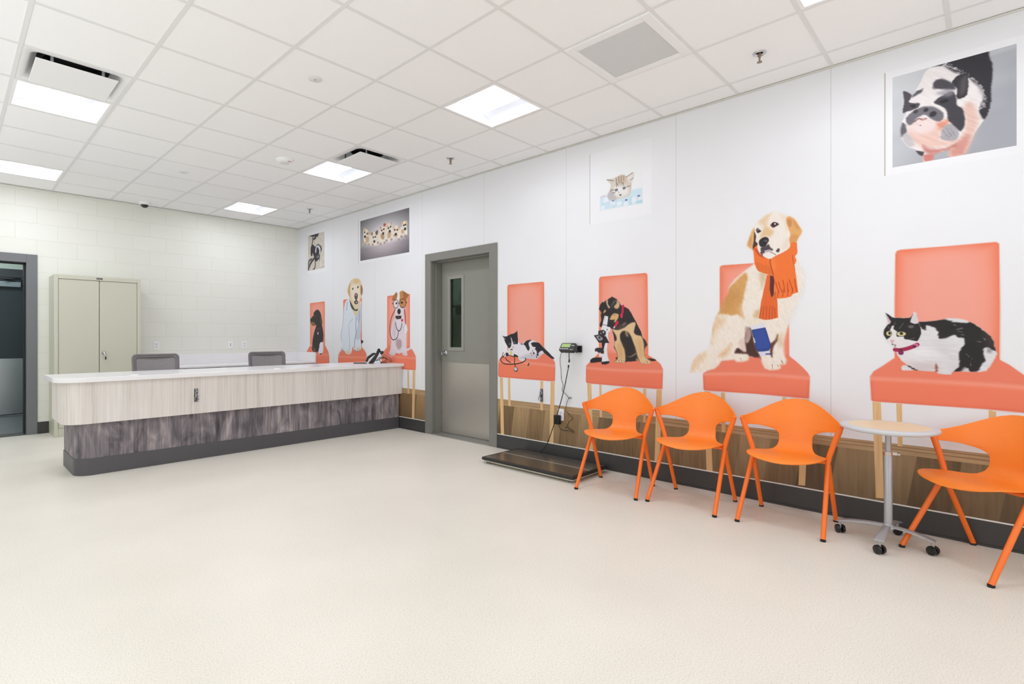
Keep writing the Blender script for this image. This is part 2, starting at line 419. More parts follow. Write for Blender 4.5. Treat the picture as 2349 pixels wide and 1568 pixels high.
t = thing('smoke_detector', 'round white smoke detector on the ceiling left of the middle diffuser', 'smoke detector', (2.463, 5.378, ZC))
MB().lathe([(.085, 0), (.085, -.010), (.078, -.020), (.05, -.032), (.02, -.036), (.0, -.036)], n=36).build('housing', PLATE, t, local=True, angle=50)
MB().lathe([(.048, -.0325), (.046, -.040), (.0, -.042)], n=28).build('sensor_cap', M('detector_cap', (222, 222, 220), .4), t, local=True)
MB().box(.010, .040, -.062, -.056, -.030, -.0265).build('red_mark', RED, t, local=True)
for (x, y, lb) in ((1.842, 3.532, 'flat round white cover plate on the ceiling nearer the camera'), (1.86, 6.62, 'flat round white cover plate on the ceiling above the filing cabinet')):
    t = thing('cover_plate', lb, 'cover plate', (x, y, ZC), 0, 'round ceiling cover plates')
    MB().lathe([(.050, 0), (.050, -.003), (.046, -.005), (0, -.006)], n=32).build('disc', M('concealed_cap', (226, 225, 226), .5), t, local=True)
    MB().lathe([(.006, -.0055), (.006, -.007), (0, -.0072)], n=10).build('screw', GUN, t, local=True)
t = thing('dome_camera', 'small black dome security camera on white mount at ceiling by block wall', 'security camera', (1.905, 8.50, ZC))
MB().lathe([(.070, 0), (.070, -.022), (.062, -.034), (.048, -.036), (.0, -.036)], n=32).build('mount', PLATE, t, local=True)
MB().lathe([(.047, -.036)] + [(.047 * math.cos(a), -.036 - .040 * math.sin(a)) for a in (.2, .5, .8, 1.1, 1.4, 1.56)], n=28).build('dome', M('dark_dome', (20, 20, 22), .12, spec=.7), t, local=True)

# ------------------------------------------------------------------ grey door in the mural wall
d1 = sroot('door_1', (XW, (D1A + D1B) / 2, 0))
f = MB(); xo = XW - .014
f.box(xo, XW + .002, F1A, D1A, 0, 2.264); f.box(xo, XW + .002, D1B, F1B, 0, 2.264); f.box(xo, XW + .002, D1A, D1B, D1Z, 2.264)
jd = XW + .30
f.box(XW, jd, D1A - .03, D1A + .001, 0, D1Z); f.box(XW, jd, D1B - .001, D1B + .03, 0, D1Z); f.box(XW, jd, D1A, D1B, D1Z - .001, D1Z + .03)
s0, s1 = XW + .06, XW + .155             # stop
f.box(s0, s1, D1A, D1A + .016, 0, D1Z); f.box(s0, s1, D1B - .016, D1B, 0, D1Z); f.box(s0, s1, D1A, D1B, D1Z - .016, D1Z)
f.build('door_frame', FRAME, d1, bevel=.003)
LX = XW + .158
vy0, vy1, vz0, vz1 = 4.702, 4.920, 1.088, 1.944
lf = MB(); ya, yb_, zb = D1A + .004, D1B - .004, D1Z - .005
lf.box(LX, LX + .045, ya, vy0, .012, zb); lf.box(LX, LX + .045, vy1, yb_, .012, zb); lf.box(LX, LX + .045, vy0, vy1, .012, vz0); lf.box(LX, LX + .045, vy0, vy1, vz1, zb)
leaf = lf.build('door_leaf', LEAF, d1)
vp = MB(); e = .042
for (p, r_, s_, u_) in ((vy0 - e, vy1 + e, vz0 - e, vz0 + .004), (vy0 - e, vy1 + e, vz1 - .004, vz1 + e), (vy0 - e, vy0 + .004, vz0, vz1), (vy1 - .004, vy1 + e, vz0, vz1)): vp.box(LX - .008, LX + .004, p, r_, s_, u_)
vp.build('window_trim', M('vision_frame_grey', (150, 149, 141), .45, var=.02), leaf, bevel=.004)
def glass_mat():
    m, nt, b = nodes_of('dark_tinted_glass'); N, L = nt.nodes.new, nt.links.new
    tr = N('ShaderNodeBsdfTransparent'); tr.inputs[0].default_value = (.60, .66, .62, 1)
    gl = N('ShaderNodeBsdfGlossy'); gl.inputs['Roughness'].default_value = .02
    lw = N('ShaderNodeLayerWeight'); lw.inputs['Blend'].default_value = .18
    mx = N('ShaderNodeMixShader'); out = nt.nodes['Material Output']
    L(lw.outputs['Fresnel'], mx.inputs[0]); L(tr.outputs[0], mx.inputs[1]); L(gl.outputs[0], mx.inputs[2]); L(mx.outputs[0], out.inputs['Surface'])
    return m
MB().box(LX + .018, LX + .024, vy0, vy1, vz0, vz1).build('window_pane', glass_mat(), leaf)
kp = MB(); kp.box(LX - .0025, LX, ya + .005, yb_ - .005, .018, .900)
kp.build('kick_plate', STEEL, leaf)
for yy in (ya + .02, yb_ - .02):
    for k in range(5): MB().lathe([(.005, LX - .0022), (.004, LX - .004), (0, LX - .0045)], cx=0, cy=yy, n=10, axis='x', o=(0, 0, .06 + k * .2)).build('kick_plate_screw', GUN, leaf)
hd = MB(); hy, hz = 5.000, 1.018
hd.lathe([(.033, LX), (.033, LX - .006), (.026, LX - .014), (.013, LX - .016), (.012, LX - .040), (.018, LX - .046), (.027, LX - .052), (.029, LX - .066), (.024, LX - .078), (0, LX - .080)], cy=hy, n=28, axis='x', o=(0, 0, hz))
hd.build('door_knob', CHROME, leaf, angle=50)
MB().box(XW - .012, LX + .06, D1A, D1B, 0, .010).build('threshold', M('threshold_aluminium', (150, 148, 142), .45, metal=.4), d1, bevel=.003)
# the room seen through the little window
rb = MB(); bx0, bx1, by0, by1 = jd, 5.9, 3.6, 6.6
rb.box(bx1, bx1 + .05, by0, by1, 0, 2.7); rb.box(bx0, bx1, by0 - .05, by0, 0, 2.7); rb.box(bx0, bx1, by1, by1 + .05, 0, 2.7); rb.box(bx0, bx1, by0, by1, 2.7, 2.75); rb.box(bx0, bx1, by0, by1, -.05, 0)
rb.box(XW + .22, jd, by0, D1A - .03, 0, 2.7); rb.box(XW + .22, jd, D1B + .03, by1, 0, 2.7); rb.box(XW + .22, jd, D1A - .03, D1B + .03, D1Z + .03, 2.7)
struct(rb.build('wall_beyond_door', M('room_beyond_green', (176, 190, 178), .7)))
t = thing('wall_shelf', 'dark shelf on pale wall seen through the grey door window', 'shelf', (5.78, 5.9, 1.70))
MB().box(-.12, .118, -.5, .5, 0, .03).build('board', M('shelf_dark', (70, 74, 70), .5), t, local=True, bevel=.004)
for y in (-.35, .35): MB().box(-.10, .118, y - .01, y + .01, -.12, 0).build('bracket', GUN, t, local=True)

# ------------------------------------------------------------------ dark doorway in the block wall
d2 = sroot('door_2', ((D2A + D2B) / 2, YB, 0))
f = MB(); fo = .104; yf_ = YB - .014
f.box(D2A - fo, D2A, yf_, YB + .002, 0, D2Z + fo); f.box(D2B, D2B + fo, yf_, YB + .002, 0, D2Z + fo); f.box(D2A, D2B, yf_, YB + .002, D2Z, D2Z + fo)
f.box(D2A - .03, D2A + .001, YB, YB + .24, 0, D2Z); f.box(D2B - .001, D2B + .03, YB, YB + .24, 0, D2Z); f.box(D2A, D2B, YB, YB + .24, D2Z - .001, D2Z + .03)
f.build('door_frame', M('door_frame_blue_grey', (116, 118, 122), .42, var=.02), d2, bevel=.003)
f = MB(); f.box(D2A, D2B, YB + .07, YB + .11, D2Z - .02, D2Z); f.box(D2B - .016, D2B, YB + .07, YB + .22, 0, D2Z); f.box(D2A, D2A + .016, YB + .07, YB + .22, 0, D2Z)
f.build('door_stop', M('dark_seal', (26, 24, 28), .6), d2)
MB().box(D2A, D2B, YB - .005, YB + .24, 0, .006).build('threshold', M('threshold_dark', (96, 98, 98), .5, metal=.3), d2)
v = MB(); Y2, Y3 = YB + .24, 10.9; vx0, vx1 = -1.3, 1.25
v.box(vx0 - .05, vx0, Y2, Y3, 0, 2.75); v.box(vx1, vx1 + .05, Y2, Y3, 0, 2.75); v.box(vx0, vx1, Y2, Y3, 2.7, 2.75)
v.box(vx0, D2A - .03, Y2, Y2 + .03, 0, 2.7); v.box(D2B + .03, vx1, Y2, Y2 + .03, 0, 2.7); v.box(D2A - .03, D2B + .03, Y2, Y2 + .03, D2Z + .03, 2.7)
v.box(vx0, -.16, Y3, Y3 + .1, 0, 2.7); v.box(.90, vx1, Y3, Y3 + .1, 0, 2.7); v.box(-.16, .90, Y3, Y3 + .1, 2.26, 2.7)
struct(v.build('wall_vestibule', M('vestibule_green_white', (196, 208, 198), .6)))
struct(MB().box(vx0, vx1, YB + .02, Y3 + .1, -.06, 0).build('floor_vestibule', M('dark_wet_concrete', (88, 92, 94), .35, scale=14, c2=(132, 136, 138))))
d3 = sroot('door_3', (.37, Y3, 0))
DSL = M('dark_slate_paint', (52, 60, 66), .4, var=.03, scale=4)
f = MB(); f.box(-.16, -.06, Y3 - .02, Y3 + .12, 0, 2.26); f.box(.84, .90, Y3 - .02, Y3 + .12, 0, 2.26); f.box(-.06, .84, Y3 - .02, Y3 + .12, 2.13, 2.26)
f.build('door_frame', M('slate_frame', (62, 66, 70), .45), d3, bevel=.003)
lf = MB().box(-.055, .835, Y3 + .03, Y3 + .075, .015, 2.115).build('door_leaf', DSL, d3, bevel=.002)
MB().box(-.05, .83, Y3 + .026, Y3 + .03, .03, .885).build('kick_plate', M('kick_steel', (176, 180, 184), .25, metal=.95, var=.08, scale=3, stretch=(1, 1, .1)), lf)
dc = MB(); dc.box(.48, .80, Y3 - .035, Y3 + .03, 1.985, 2.065); dc.build('door_closer', M('closer_silver', (150, 158, 166), .4, metal=.3), lf, bevel=.006)
MB().tube([(.74, Y3 - .005, 2.07), (.60, Y3 - .10, 2.09), (.80, Y3 - .02, 2.12)], .009, 8).build('closer_arm', BLACK, lf)

# ------------------------------------------------------------------ storage cabinet
t = thing('storage_cabinet', 'tall beige steel storage cabinet with two doors against block wall', 'cabinet', (1.352, 8.45, 0))
x0, x1, y0, y1, zt = .905, 1.800, 8.222, 8.680, 1.986
b = MB(); b.box(x0, x0 + .04, y0, y1, 0, zt); b.box(x1 - .04, x1, y0, y1, 0, zt); b.box(x0 + .04, x1 - .04, y0, y1, zt - .052, zt); b.box(x0 + .04, x1 - .04, y0, y1, 0, .098); b.box(x0 + .04, x1 - .04, y1 - .01, y1, .098, zt - .052)
b.build('body', PUTTY, t, bevel=.004)
mid = 1.352
dl = MB().box(x0 + .043, mid - .003, y0 + .006, y0 + .028, .101, zt - .055).build('door', PUTTY, t, bevel=.003)
dr = MB().box(mid + .003, x1 - .043, y0 + .006, y0 + .028, .101, zt - .055).build('door', PUTTY, t, bevel=.003)
h = MB(); hx, hz = mid + .042, 1.015
h.lathe([(.022, y0 + .006), (.022, y0 - .002), (.016, y0 - .010), (.010, y0 - .022), (0, y0 - .022)], cx=hx, n=20, axis='y', o=(0, 0, hz))
h.tube([(hx, y0 - .018, hz + .012), (hx + .006, y0 - .028, hz - .01), (hx + .014, y0 - .030, hz - .05)], [.010, .010, .006], 10)
h.build('handle', CHROME, dr, angle=50)
h = MB(); h.box(hx + .010, hx + .024, y0 - .030, y0 - .024, hz - .085, hz - .045); h.build('key', BLACK, dr, bevel=.002)
pl = MB().box(mid - .030, mid + .030, y0 - .003, y0, zt - .036, zt - .018).build('name_plate', BLACK, t)
k = MB(); k.box(mid - .022, mid + .022, y0 - .0035, y0 - .003, zt - .030, zt - .025); k.build('plate_print', M('plate_silver', (170, 170, 166), .4, metal=.5), pl)

# ------------------------------------------------------------------ reception desk
def plan(xl, yf, yb, r, xr=XW - .016, n=10):
    P = [(xl, yb), (xl, yf + r)]
    for k in range(1, n + 1):
        a = PI + (PI / 2) * k / n; P.append((xl + r + r * math.cos(a), yf + r + r * math.sin(a)))
    return P + [(xr, yf), (xr, yb)]
t = thing('reception_desk', 'long reception desk with white top, pale ash front and dark barn wood base', 'reception desk', (2.4, 6.0, 0))
XR = XW - .003
MB().prism(plan(.628, 5.655, 6.42, .20, XR), .828, .868).build('desktop', QUARTZ, t, bevel=.004)
fa = MB().prism(plan(.686, 5.700, 6.38, .155, XR), .462, .828).build('front_panel', ASH, t, bevel=.002)
kb = MB().prism(plan(.778, 5.757, 6.40, .13), .148, .462).build('base_panel', BARN, t)
MB().prism(plan(.772, 5.751, 6.40, .135), 0, .148).build('plinth', M('desk_cove_base', (82, 80, 84), .4, var=.05, scale=6), t, bevel=.002)
ed = MB()
for (x, y) in ((1.21, 5.775), (2.54, 5.735)):
    ed.v = ed.v
    MB().lathe([(.036, .868), (.036, .870), (.030, .8715), (0, .8715)], cx=x, cy=y, n=28).build('grommet', PLATE, t)
def leash_hook(name, label, x, y, z, axis, group='leash hooks'):
    """plate with an eye and a hanging snap; axis 'y' hangs on a face looking to -y, 'x' on one looking to -x"""
    t = thing(name, label, 'leash hook', (x, y, z), 0 if axis == 'y' else -PI / 2, group)
    p = MB().box(-.018, .018, -.004, 0, -.075, .055).build('plate', GUN, t, local=True, bevel=.002)
    MB().lathe([(.006, -.004), (.005, -.008), (0, -.009)], n=12, axis='y', o=(0, 0, .043)).build('screw', CHROME, p, local=True)
    r = MB(); r.tube([(.012 * math.cos(a) + .002, -.012 - .010 * (1 + math.sin(a)) / 2, .012 + .018 * math.sin(a)) for a in [2 * PI * k / 20 for k in range(21)]], .0035, 8); r.build('eye', CHROME, t, local=True)
    s = MB(); s.tube([(-.004, -.018, .004), (-.006, -.022, -.028)], [.009, .008], 10)
    s.tube([(-.006 + .015 * math.sin(a), -.024, -.048 - .022 * math.cos(a)) for a in [2 * PI * k / 20 for k in range(18)]], .004, 8)
    s.tube([(.006, -.024, -.040), (.018, -.026, -.052)], .004, 8)
    s.build('snap', M('snap_metal', (150, 148, 150), .25, metal=.9), t, local=True)
leash_hook('leash_hook', 'metal leash hook with a snap on the front of the reception desk', 1.712, 5.6995, .655, 'y')

# phone with cords on the desk
t = thing('desk_phone', 'black desk phone standing on the right end of the reception desk', 'phone', (3.93, 5.98, .868), -.56)
def side(pts, w0, w1, m, name, par, bevel=.004):
    b = MB(); n = len(pts)
    b.add([(x, w0, z) for x, z in pts] + [(x, w1, z) for x, z in pts], [tuple(range(n))[::-1], tuple(range(n, 2 * n))] + [(i, (i + 1) % n, n + (i + 1) % n, n + i) for i in range(n)])
    return b.build(name, m, par, bevel=bevel, local=True)
side([(-.046, .002), (.012, .000), (.046, .040), (.098, .148), (.074, .152), (.030, .098)], -.075, .075, BLACK, 'body', t)
side([(-.086, .026), (-.058, .020), (-.042, .062), (.030, .116), (.060, .122), (.036, .140), (.006, .136), (-.060, .088)], -.05, .05, BLACK, 'stand', t)
hs = MB(); hs.tube([(.060, -.06, .120), (.085, -.06, .175), (.092, -.06, .196)], [.016, .020, .015], 12); hs.tube([(.112, -.06, .120), (.132, -.06, .146), (.138, -.06, .164)], [.015, .018, .012], 12); hs.tube([(.092, -.06, .17), (.112, -.06, .15), (.125, -.06, .14)], .012, 10)
hs.build('handset', BLACK, t, local=True)
kp = MB(); kp.box(-.24, -.07, -.045, .045, .001, .010); kp.build('keypad_tray', BLACK, t, local=True, bevel=.004)
cd = MB()
pts = [(.05, .02, .03), (.10, .06, .045), (.15, .03, .075), (.19, -.03, .07), (.16, -.06, .03), (.11, -.02, .008), (.17, .05, .012), (.20, .02, .05), (.15, -.04, .085), (.09, -.05, .05), (.13, .02, .01), (.20, -.02, .01), (.235, .03, .03), (.19, .07, .055), (.10, .03, .07), (.06, .0, .03)]
cd.tube(catmull(pts, 6), .0035, 6); cd.tube(catmull([(.06, .02, .04), (.12, .05, .09), (.19, .06, .095), (.262, .06, .03), (.24, .06, .008)], 8), .003, 6)
cd.build('cord', RUB, t, local=True)

# ------------------------------------------------------------------ back counter
t = thing('back_counter', 'white back counter top with splashback along the block wall', 'countertop', (3.1, 8.4, .8))
cx0 = 2.02; cx1 = XW - .003; cyb = YB - .0005
MB().box(cx0, cx1, 8.035, cyb, .784, .810).build('worktop', QUARTZ, t, bevel=.003)
MB().box(cx0, cx1 - .02, YB - .021, cyb, .810, .962).build('splashback', QUARTZ, t, bevel=.002)
MB().box(cx1 - .02, cx1, 8.037, cyb, .810, .964).build('side_splash', QUARTZ, t, bevel=.002)
for (p, q, lb) in ((2.262, 2.938, 'low wood front cabinet under the back counter, nearest the steel cabinet'), (2.940, 3.600, 'low wood front cabinet under the middle of the back counter'), (3.602, 4.188, 'low wood front cabinet under the back counter by the mural wall')):
    c = thing('base_cabinet', lb, 'cabinet', ((p + q) / 2, 8.38, 0), 0, 'low cabinets under the back counter')
    b = MB(); b.box(p, q, 8.10, 8.676, .10, .783); b.box(p, q, 8.16, 8.676, 0, .10); b.build('carcass', M('carcass_dark', (58, 54, 48), .6), c)
    dd = MB().box(p + .003, q - .003, 8.078, 8.10, .105, .770).build('door', BEIGEWOOD, c, bevel=.002)
    MB().tube([(q - .06, 8.052, .62), (q - .06, 8.052, .74)], .005, 8).build('handle', ALU, dd)

def outlet(label, pos, axis, kind, rot=0):
    t = thing('wall_outlet', label, 'outlet', pos, 0 if axis == 'y' else -PI / 2, 'white wall outlets')
    def face(pts, d0, d1, nm, m, par, bv=0.):
        q = MB().prism(pts, d0, d1); q.v = [(x, -z, y) for x, y, z in q.v]; return q.build(nm, m, par, local=True, bevel=bv)
    face(rrect(-.036, .036, -.058, .058, .006), 0, .006, 'cover_plate', PLATE, t, .002)
    for z in (.020, -.020):
        if kind == 'red': face(rrect(-.006, .006, z * .6 - .006, z * .6 + .006, .002), .006, .009, 'jack', RED, t); continue
        s = face(rrect(-.017, .017, z - .014, z + .014, .006), .006, .008, 'socket', M('socket_white', (228, 228, 228), .4), t)
        for u in (-.0065, .0065): MB().box(u - .0015, u + .0015, -.0086, -.008, z - .004, z + .006).build('slot', M('slot_grey', (120, 120, 122), .6), s, local=True)
    return t
outlet('white duplex wall outlet just right of the storage cabinet', (2.093, YB, 1.094), 'y', 'duplex')
outlet('white wall plate with two red jacks above the back counter', (3.102, YB, 1.093), 'y', 'red')
outlet('white wall outlet right of the red jack plate above the counter', (3.316, YB, 1.092), 'y', 'duplex')
outlet('white outlet on the wainscot with a black adapter plugged in', (XW - .0012, 3.090, .452), 'x', 'duplex')

# ------------------------------------------------------------------ office chairs behind the desk
def mesh_fabric():
    m, nt, b = nodes_of('grey_mesh_fabric'); N, L = nt.nodes.new, nt.links.new
    tc = N('ShaderNodeTexCoord'); nz = N('ShaderNodeTexNoise'); nz.inputs['Scale'].default_value = 300; L(tc.outputs['Object'], nz.inputs['Vector'])
    r = ramp(nt, [(.35, (142, 138, 140)), (.65, (176, 171, 173))], nz.outputs['Fac']); L(r.outputs['Color'], b.inputs['Base Color'])
    b.inputs['Roughness'].default_value = .8
    tr = N('ShaderNodeBsdfTransparent'); mx = N('ShaderNodeMixShader'); mx.inputs[0].default_value = .10
    L(b.outputs[0], mx.inputs[1]); L(tr.outputs[0], mx.inputs[2]); L(mx.outputs[0], nt.nodes['Material Output'].inputs['Surface'])
    return m
MESHF = mesh_fabric()
def office_chair(label, x, y, rz):
    t = thing('office_chair', label, 'office chair', (x, y, 0), rz, 'grey mesh office chairs')
    # faces -y; the back leans away to +y
    def bp(u, z, off=0): return (u, .19 + .16 * (z - .55) * .8 - .035 * (1 - (u / .23) ** 2) * 0 + .03 * (u / .23) ** 2 * -1 + off, z)
    loop = rrect(-.222, .222, .50, 1.012, .034, 6)
    loop = [(u * (1 + .05 * (z - .5)), z) for u, z in loop]
    fr = MB(); pth = [bp(u, z) for u, z in loop]; fr.tube(pth + pth[:2], .0135, 10); fr.build('backrest_frame', GREYPL, t, local=True, angle=60)
    fw = MB(); rows = []
    for k in range(13):
        z = .505 + .50 * k / 12; hw = .215 * (1 + .05 * (z - .5)) - (.035 if k in (0, 12) else (.012 if k in (1, 11) else 0))
        rows.append([bp(hw * (-1 + 2 * q / 16), z) for q in range(17)])
    fw.grid(rows); fw.build('backrest_mesh', MESHF, t, local=True, solid=.004)
    fe = MB()
    inner = [(u * .87, .757 + (z - .757) * .875) for u, z in loop]
    n = len(loop)
    fe.add([bp(u, z, -.004) for u, z in loop] + [bp(u, z, -.004) for u, z in inner], [(i, (i + 1) % n, n + (i + 1) % n, n + i) for i in range(n)])
    fe.build('backrest_border', M('mesh_border_grey', (140, 134, 136), .75), t, local=True, solid=.007)
    se = MB().prism(rrect(-.24, .24, -.25, .21, .08), .44, .50); se.build('seat', M('seat_grey_fabric', (98, 96, 98), .9, var=.1, scale=200), t, local=True, bevel=.022, seg=3)
    up = MB(); up.tube([(0, .06, .425), (0, .20, .42), (0, .235, .50), (0, .225, .60)], [.03, .03, .026, .02], 10); up.build('back_support', BLACK, t, local=True)
    co = MB(); co.lathe([(.026, .10), (.026, .28), (.016, .28), (.016, .41), (.07, .42), (.07, .44)], n=20); co.build('gas_column', BLACK, t, local=True)
    bs = MB(); bs.lathe([(.045, .075), (.045, .125), (.03, .13)], n=20)
    for k in range(5):
        a = 2 * PI * k / 5 + .3; ca, sa = math.cos(a), math.sin(a)
        bs.tube([(.03 * ca, .03 * sa, .105), (.18 * ca, .18 * sa, .09), (.30 * ca, .30 * sa, .072)], [.022, .019, .014], 10, flat=.8)
    bs.build('base', BLACK, t, local=True)
    for k in range(5):
        a = 2 * PI * k / 5 + .3; ca, sa = math.cos(a), math.sin(a)
        c = MB(); c.lathe([(.010, -.022), (.027, -.020), (.027, -.004), (.010, -.003), (.010, .003), (.027, .004), (.027, .020), (.010, .022)], n=20, axis='y', o=(.30 * ca, .30 * sa, .027))
        c.tube([(.30 * ca, .30 * sa, .03), (.30 * ca, .30 * sa, .072)], .006, 8); c.build('caster', BLACK, t, local=True)
    return t
office_chair('grey mesh back office chair behind the desk, in front of the steel cabinet', 1.690, 6.82, .0)
office_chair('grey mesh back office chair behind the right half of the desk', 2.955, 6.80, -.08)

# ------------------------------------------------------------------ animal scale with its display
t = thing('platform_scale', 'low animal weighing scale platform with black edges against the baseboard', 'scale', (3.87, 3.05, 0))
sx0, sx1, sy0, sy1 = 3.592, 4.150, 2.512, 3.592
p = MB().prism(rrect(sx0, sx1, sy0, sy1, .025), .034, .058).build('platform', M('scale_black_edge', (30, 29, 28), .45), t, bevel=.006, seg=3)
m_, nt_, b_n = nodes_of('scale_steel_plate'); b_n.inputs['Metallic'].default_value = .85; b_n.inputs['Roughness'].default_value = .24
tc_ = nt_.nodes.new('ShaderNodeTexCoord'); nz_ = nt_.nodes.new('ShaderNodeTexNoise'); nz_.inputs['Scale'].default_value = 5; nt_.links.new(tc_.outputs['Object'], nz_.inputs['Vector'])
nt_.links.new(ramp(nt_, [(.3, (128, 120, 112)), (.7, (158, 148, 140))], nz_.outputs['Fac']).outputs['Color'], b_n.inputs['Base Color'])
for (a, c_) in ((sx0 + .028, 3.880), (3.888, sx1 - .028)): MB().box(a, c_, sy0 + .03, sy1 - .03, .057, .0592).build('tread_plate', m_, p)
MB().box(3.880, 3.888, sy0 + .03, sy1 - .03, .057, .0597).build('joint_strip', M('joint_light', (196, 186, 176), .4), p)
MB().box(sx0 + .02, sx1 - .02, sy0 + .02, sy1 - .02, .018, .034).build('under_frame', M('cream_steel', (208, 202, 184), .45), t)
for fx in (sx0 + .05, sx1 - .05):
    for fy in (sy0 + .06, sy1 - .06): MB().lathe([(.022, 0), (.022, .010), (.010, .012), (.010, .020)], cx=fx, cy=fy, n=20).build('foot', GUN, t)

def on_plane(px, py, X):
    a = (px - PW / 2 - OX) / FPX; b = -(py - PH / 2 - OY) / FPX; q = X / (_s + a * _c)
    return (X, q * (_c - a * _s), HC + q * b)
t = thing('scale_display', 'black digital scale readout with green screen mounted on the mural wall', 'scale display', (4.105, 2.925, 1.118))
mt = Matrix.Rotation(math.radians(36), 4, 'Y')        # face (-x) tilts upward
def rot(b): b.v = [tuple(mt @ Vector(q)) for q in b.v]; return b
hb = MB().prism([(y, z) for y, z in rrect(-.086, .086, -.046, .046, .016)], -.018, .022); hb.v = [(h_, y, z) for y, z, h_ in hb.v]
hs_ = rot(hb).build('housing', M('readout_housing', (44, 46, 48), .4), t, local=True, bevel=.006, seg=3)
rot(MB().box(-.0190, -.018, -.030, .072, -.006, .034)).build('screen', emis('lcd_green', (150, 178, 112), .25), hs_, local=True)
for k in range(4): rot(MB().box(-.0194, -.0190, .046 - k * .020, .058 - k * .020, .004, .024)).build('digit', M('lcd_digit', (176, 196, 130), .5), hs_, local=True)
for k in range(5): rot(MB().lathe([(.0055, -.018), (.0055, -.0205), (0, -.021)], n=14, axis='x', o=(0, .066 - k * .020, -.024))).build('button', PLATE, hs_, local=True)
for z0_, z1_ in ((.012, .020), (-.034, -.029)): rot(MB().box(-.0192, -.018, -.074, -.040, z0_, z1_)).build('print_mark', M('print_grey', (196, 198, 200), .5), hs_, local=True)
br = MB(); br.box(.095, .1105, -.085, -.03, -.045, .02); br.tube([(.02, -.055, -.02), (.06, -.055, -.038), (.10, -.055, -.03)], .012, 10); br.build('wall_bracket', BLACK, t, local=True, bevel=.003)
P = lambda ox, oy, sc, pts, X: [on_plane(ox + x / sc, oy + y / sc, X) for x, y in pts]
cord = [(4.10, 2.912, 1.085)] + P(1270, 770, 19.6, [(690, 1180), (650, 1500)], 4.135) + P(1225, 860, 10.45, [(705, 400), (560, 930), (450, 1270)], 4.145) + [(4.146, 3.22, .14), (4.142, 3.30, .062)]
cb_ = MB().tube(catmull(cord, 8), .0042, 8).build('signal_cord', RUB, t)
pg = MB(); A_, B_ = on_plane(1270 + 705 / 19.6, 770 + 1060 / 19.6, 4.118), on_plane(1270 + 690 / 19.6, 770 + 1190 / 19.6, 4.121); pg.tube([A_, B_], .0075, 10)
A2, B2 = on_plane(1270 + 675 / 19.6, 770 + 1290 / 19.6, 4.126), on_plane(1270 + 662 / 19.6, 770 + 1420 / 19.6, 4.131); pg.tube([A2, B2], .0075, 10); pg.build('plug', BLACK, cb_)
MB().tube([B_, A2], .0075, 10).build('plug_collar', PLATE, cb_)
t = thing('power_adapter', 'black power adapter with a thin tangled cord plugged into the wainscot outlet', 'power adapter', (4.18, 3.112, .405))
MB().box(-.022, .024, -.030, .030, -.045, .045).build('body', BLACK, t, local=True, bevel=.006, seg=3)
cord = P(1270, 770, 19.6, [(345, 690), (335, 800), (300, 930), (290, 1100), (300, 1300), (330, 1500)], 4.19) + P(1225, 860, 10.45, [(655, 90), (690, 210), (690, 290), (675, 350), (700, 400), (790, 490), (830, 550), (880, 560), (885, 535), (850, 535), (820, 575), (795, 640), (770, 740), (755, 870), (800, 890), (860, 970), (920, 1045), (850, 1110), (800, 1190), (770, 1245), (735, 1255), (800, 1250), (870, 1290), (960, 1360), (920, 1365), (850, 1320), (760, 1325), (680, 1315), (620, 1270), (590, 1170)], 4.200)
cord[0] = (4.13, 2.995, 1.10)
MB().tube(catmull(cord, 5), .0024, 6).build('cord', RUB, t)
leash_hook('leash_hook', 'metal leash hook with a snap on the mural wall below the kitten chair', XW - .0022, 3.333, .637, 'x')

# ------------------------------------------------------------------ orange armchairs
def shell_rows():
    rows = []
    # (f, z, half width, curvature 0..1) from the seat front to the back top
    seat = [(.222, .428, .03, 0), (.221, .433, .080, 0), (.216, .439, .128, 0), (.205, .445, .166, 0), (.188, .450, .192, 0), (.162, .453, .210, 0), (.13, .454, .219, 0), (.10, .452, .222, 0), (.06, .449, .223, 0), (.02, .446, .220, 0), (-.02, .443, .213, 0), (-.055, .442, .190, .02), (-.085, .442, .165, .04), (-.108, .444, .145, .07), (-.126, .449, .129, .11), (-.143, .457, .117, .15), (-.157, .468, .109, .2), (-.169, .484, .104, .27), (-.178, .502, .102, .34)]
    for f, z, w_, k in seat: rows.append((f, z, w_, k))
    zt, zm, z0 = .795, .672, .612
    for z in (.520, .538, .552, .562, .571, .579, .586, .592, .597, .602, .606, .609, .611, .612):
        u = max(0., (z - .535) / (.612 - .535)); w_ = .102 + (.374 - .102) * (1 - math.sqrt(max(0., 1 - u * u))) ** 1.15
        rows.append((-.178 - .062 * (z - .502) / .29, z, w_, .34 + .66 * min(1, (z - .502) / .10)))
    for k in range(1, 7):
        z = z0 + (zm - z0) * k / 6; rows.append((-.178 - .062 * (z - .502) / .29, z, .374 + .014 * k / 6, 1))
    for k in range(1, 16):
        s = math.cos(PI / 2 * k / 15) if k < 15 else .02
        z = zm + (zt - zm) * (1 + math.cos(PI * s)) / 2
        rows.append((-.178 - .062 * (z - .502) / .29, z, .388 * s, 1))
    return rows
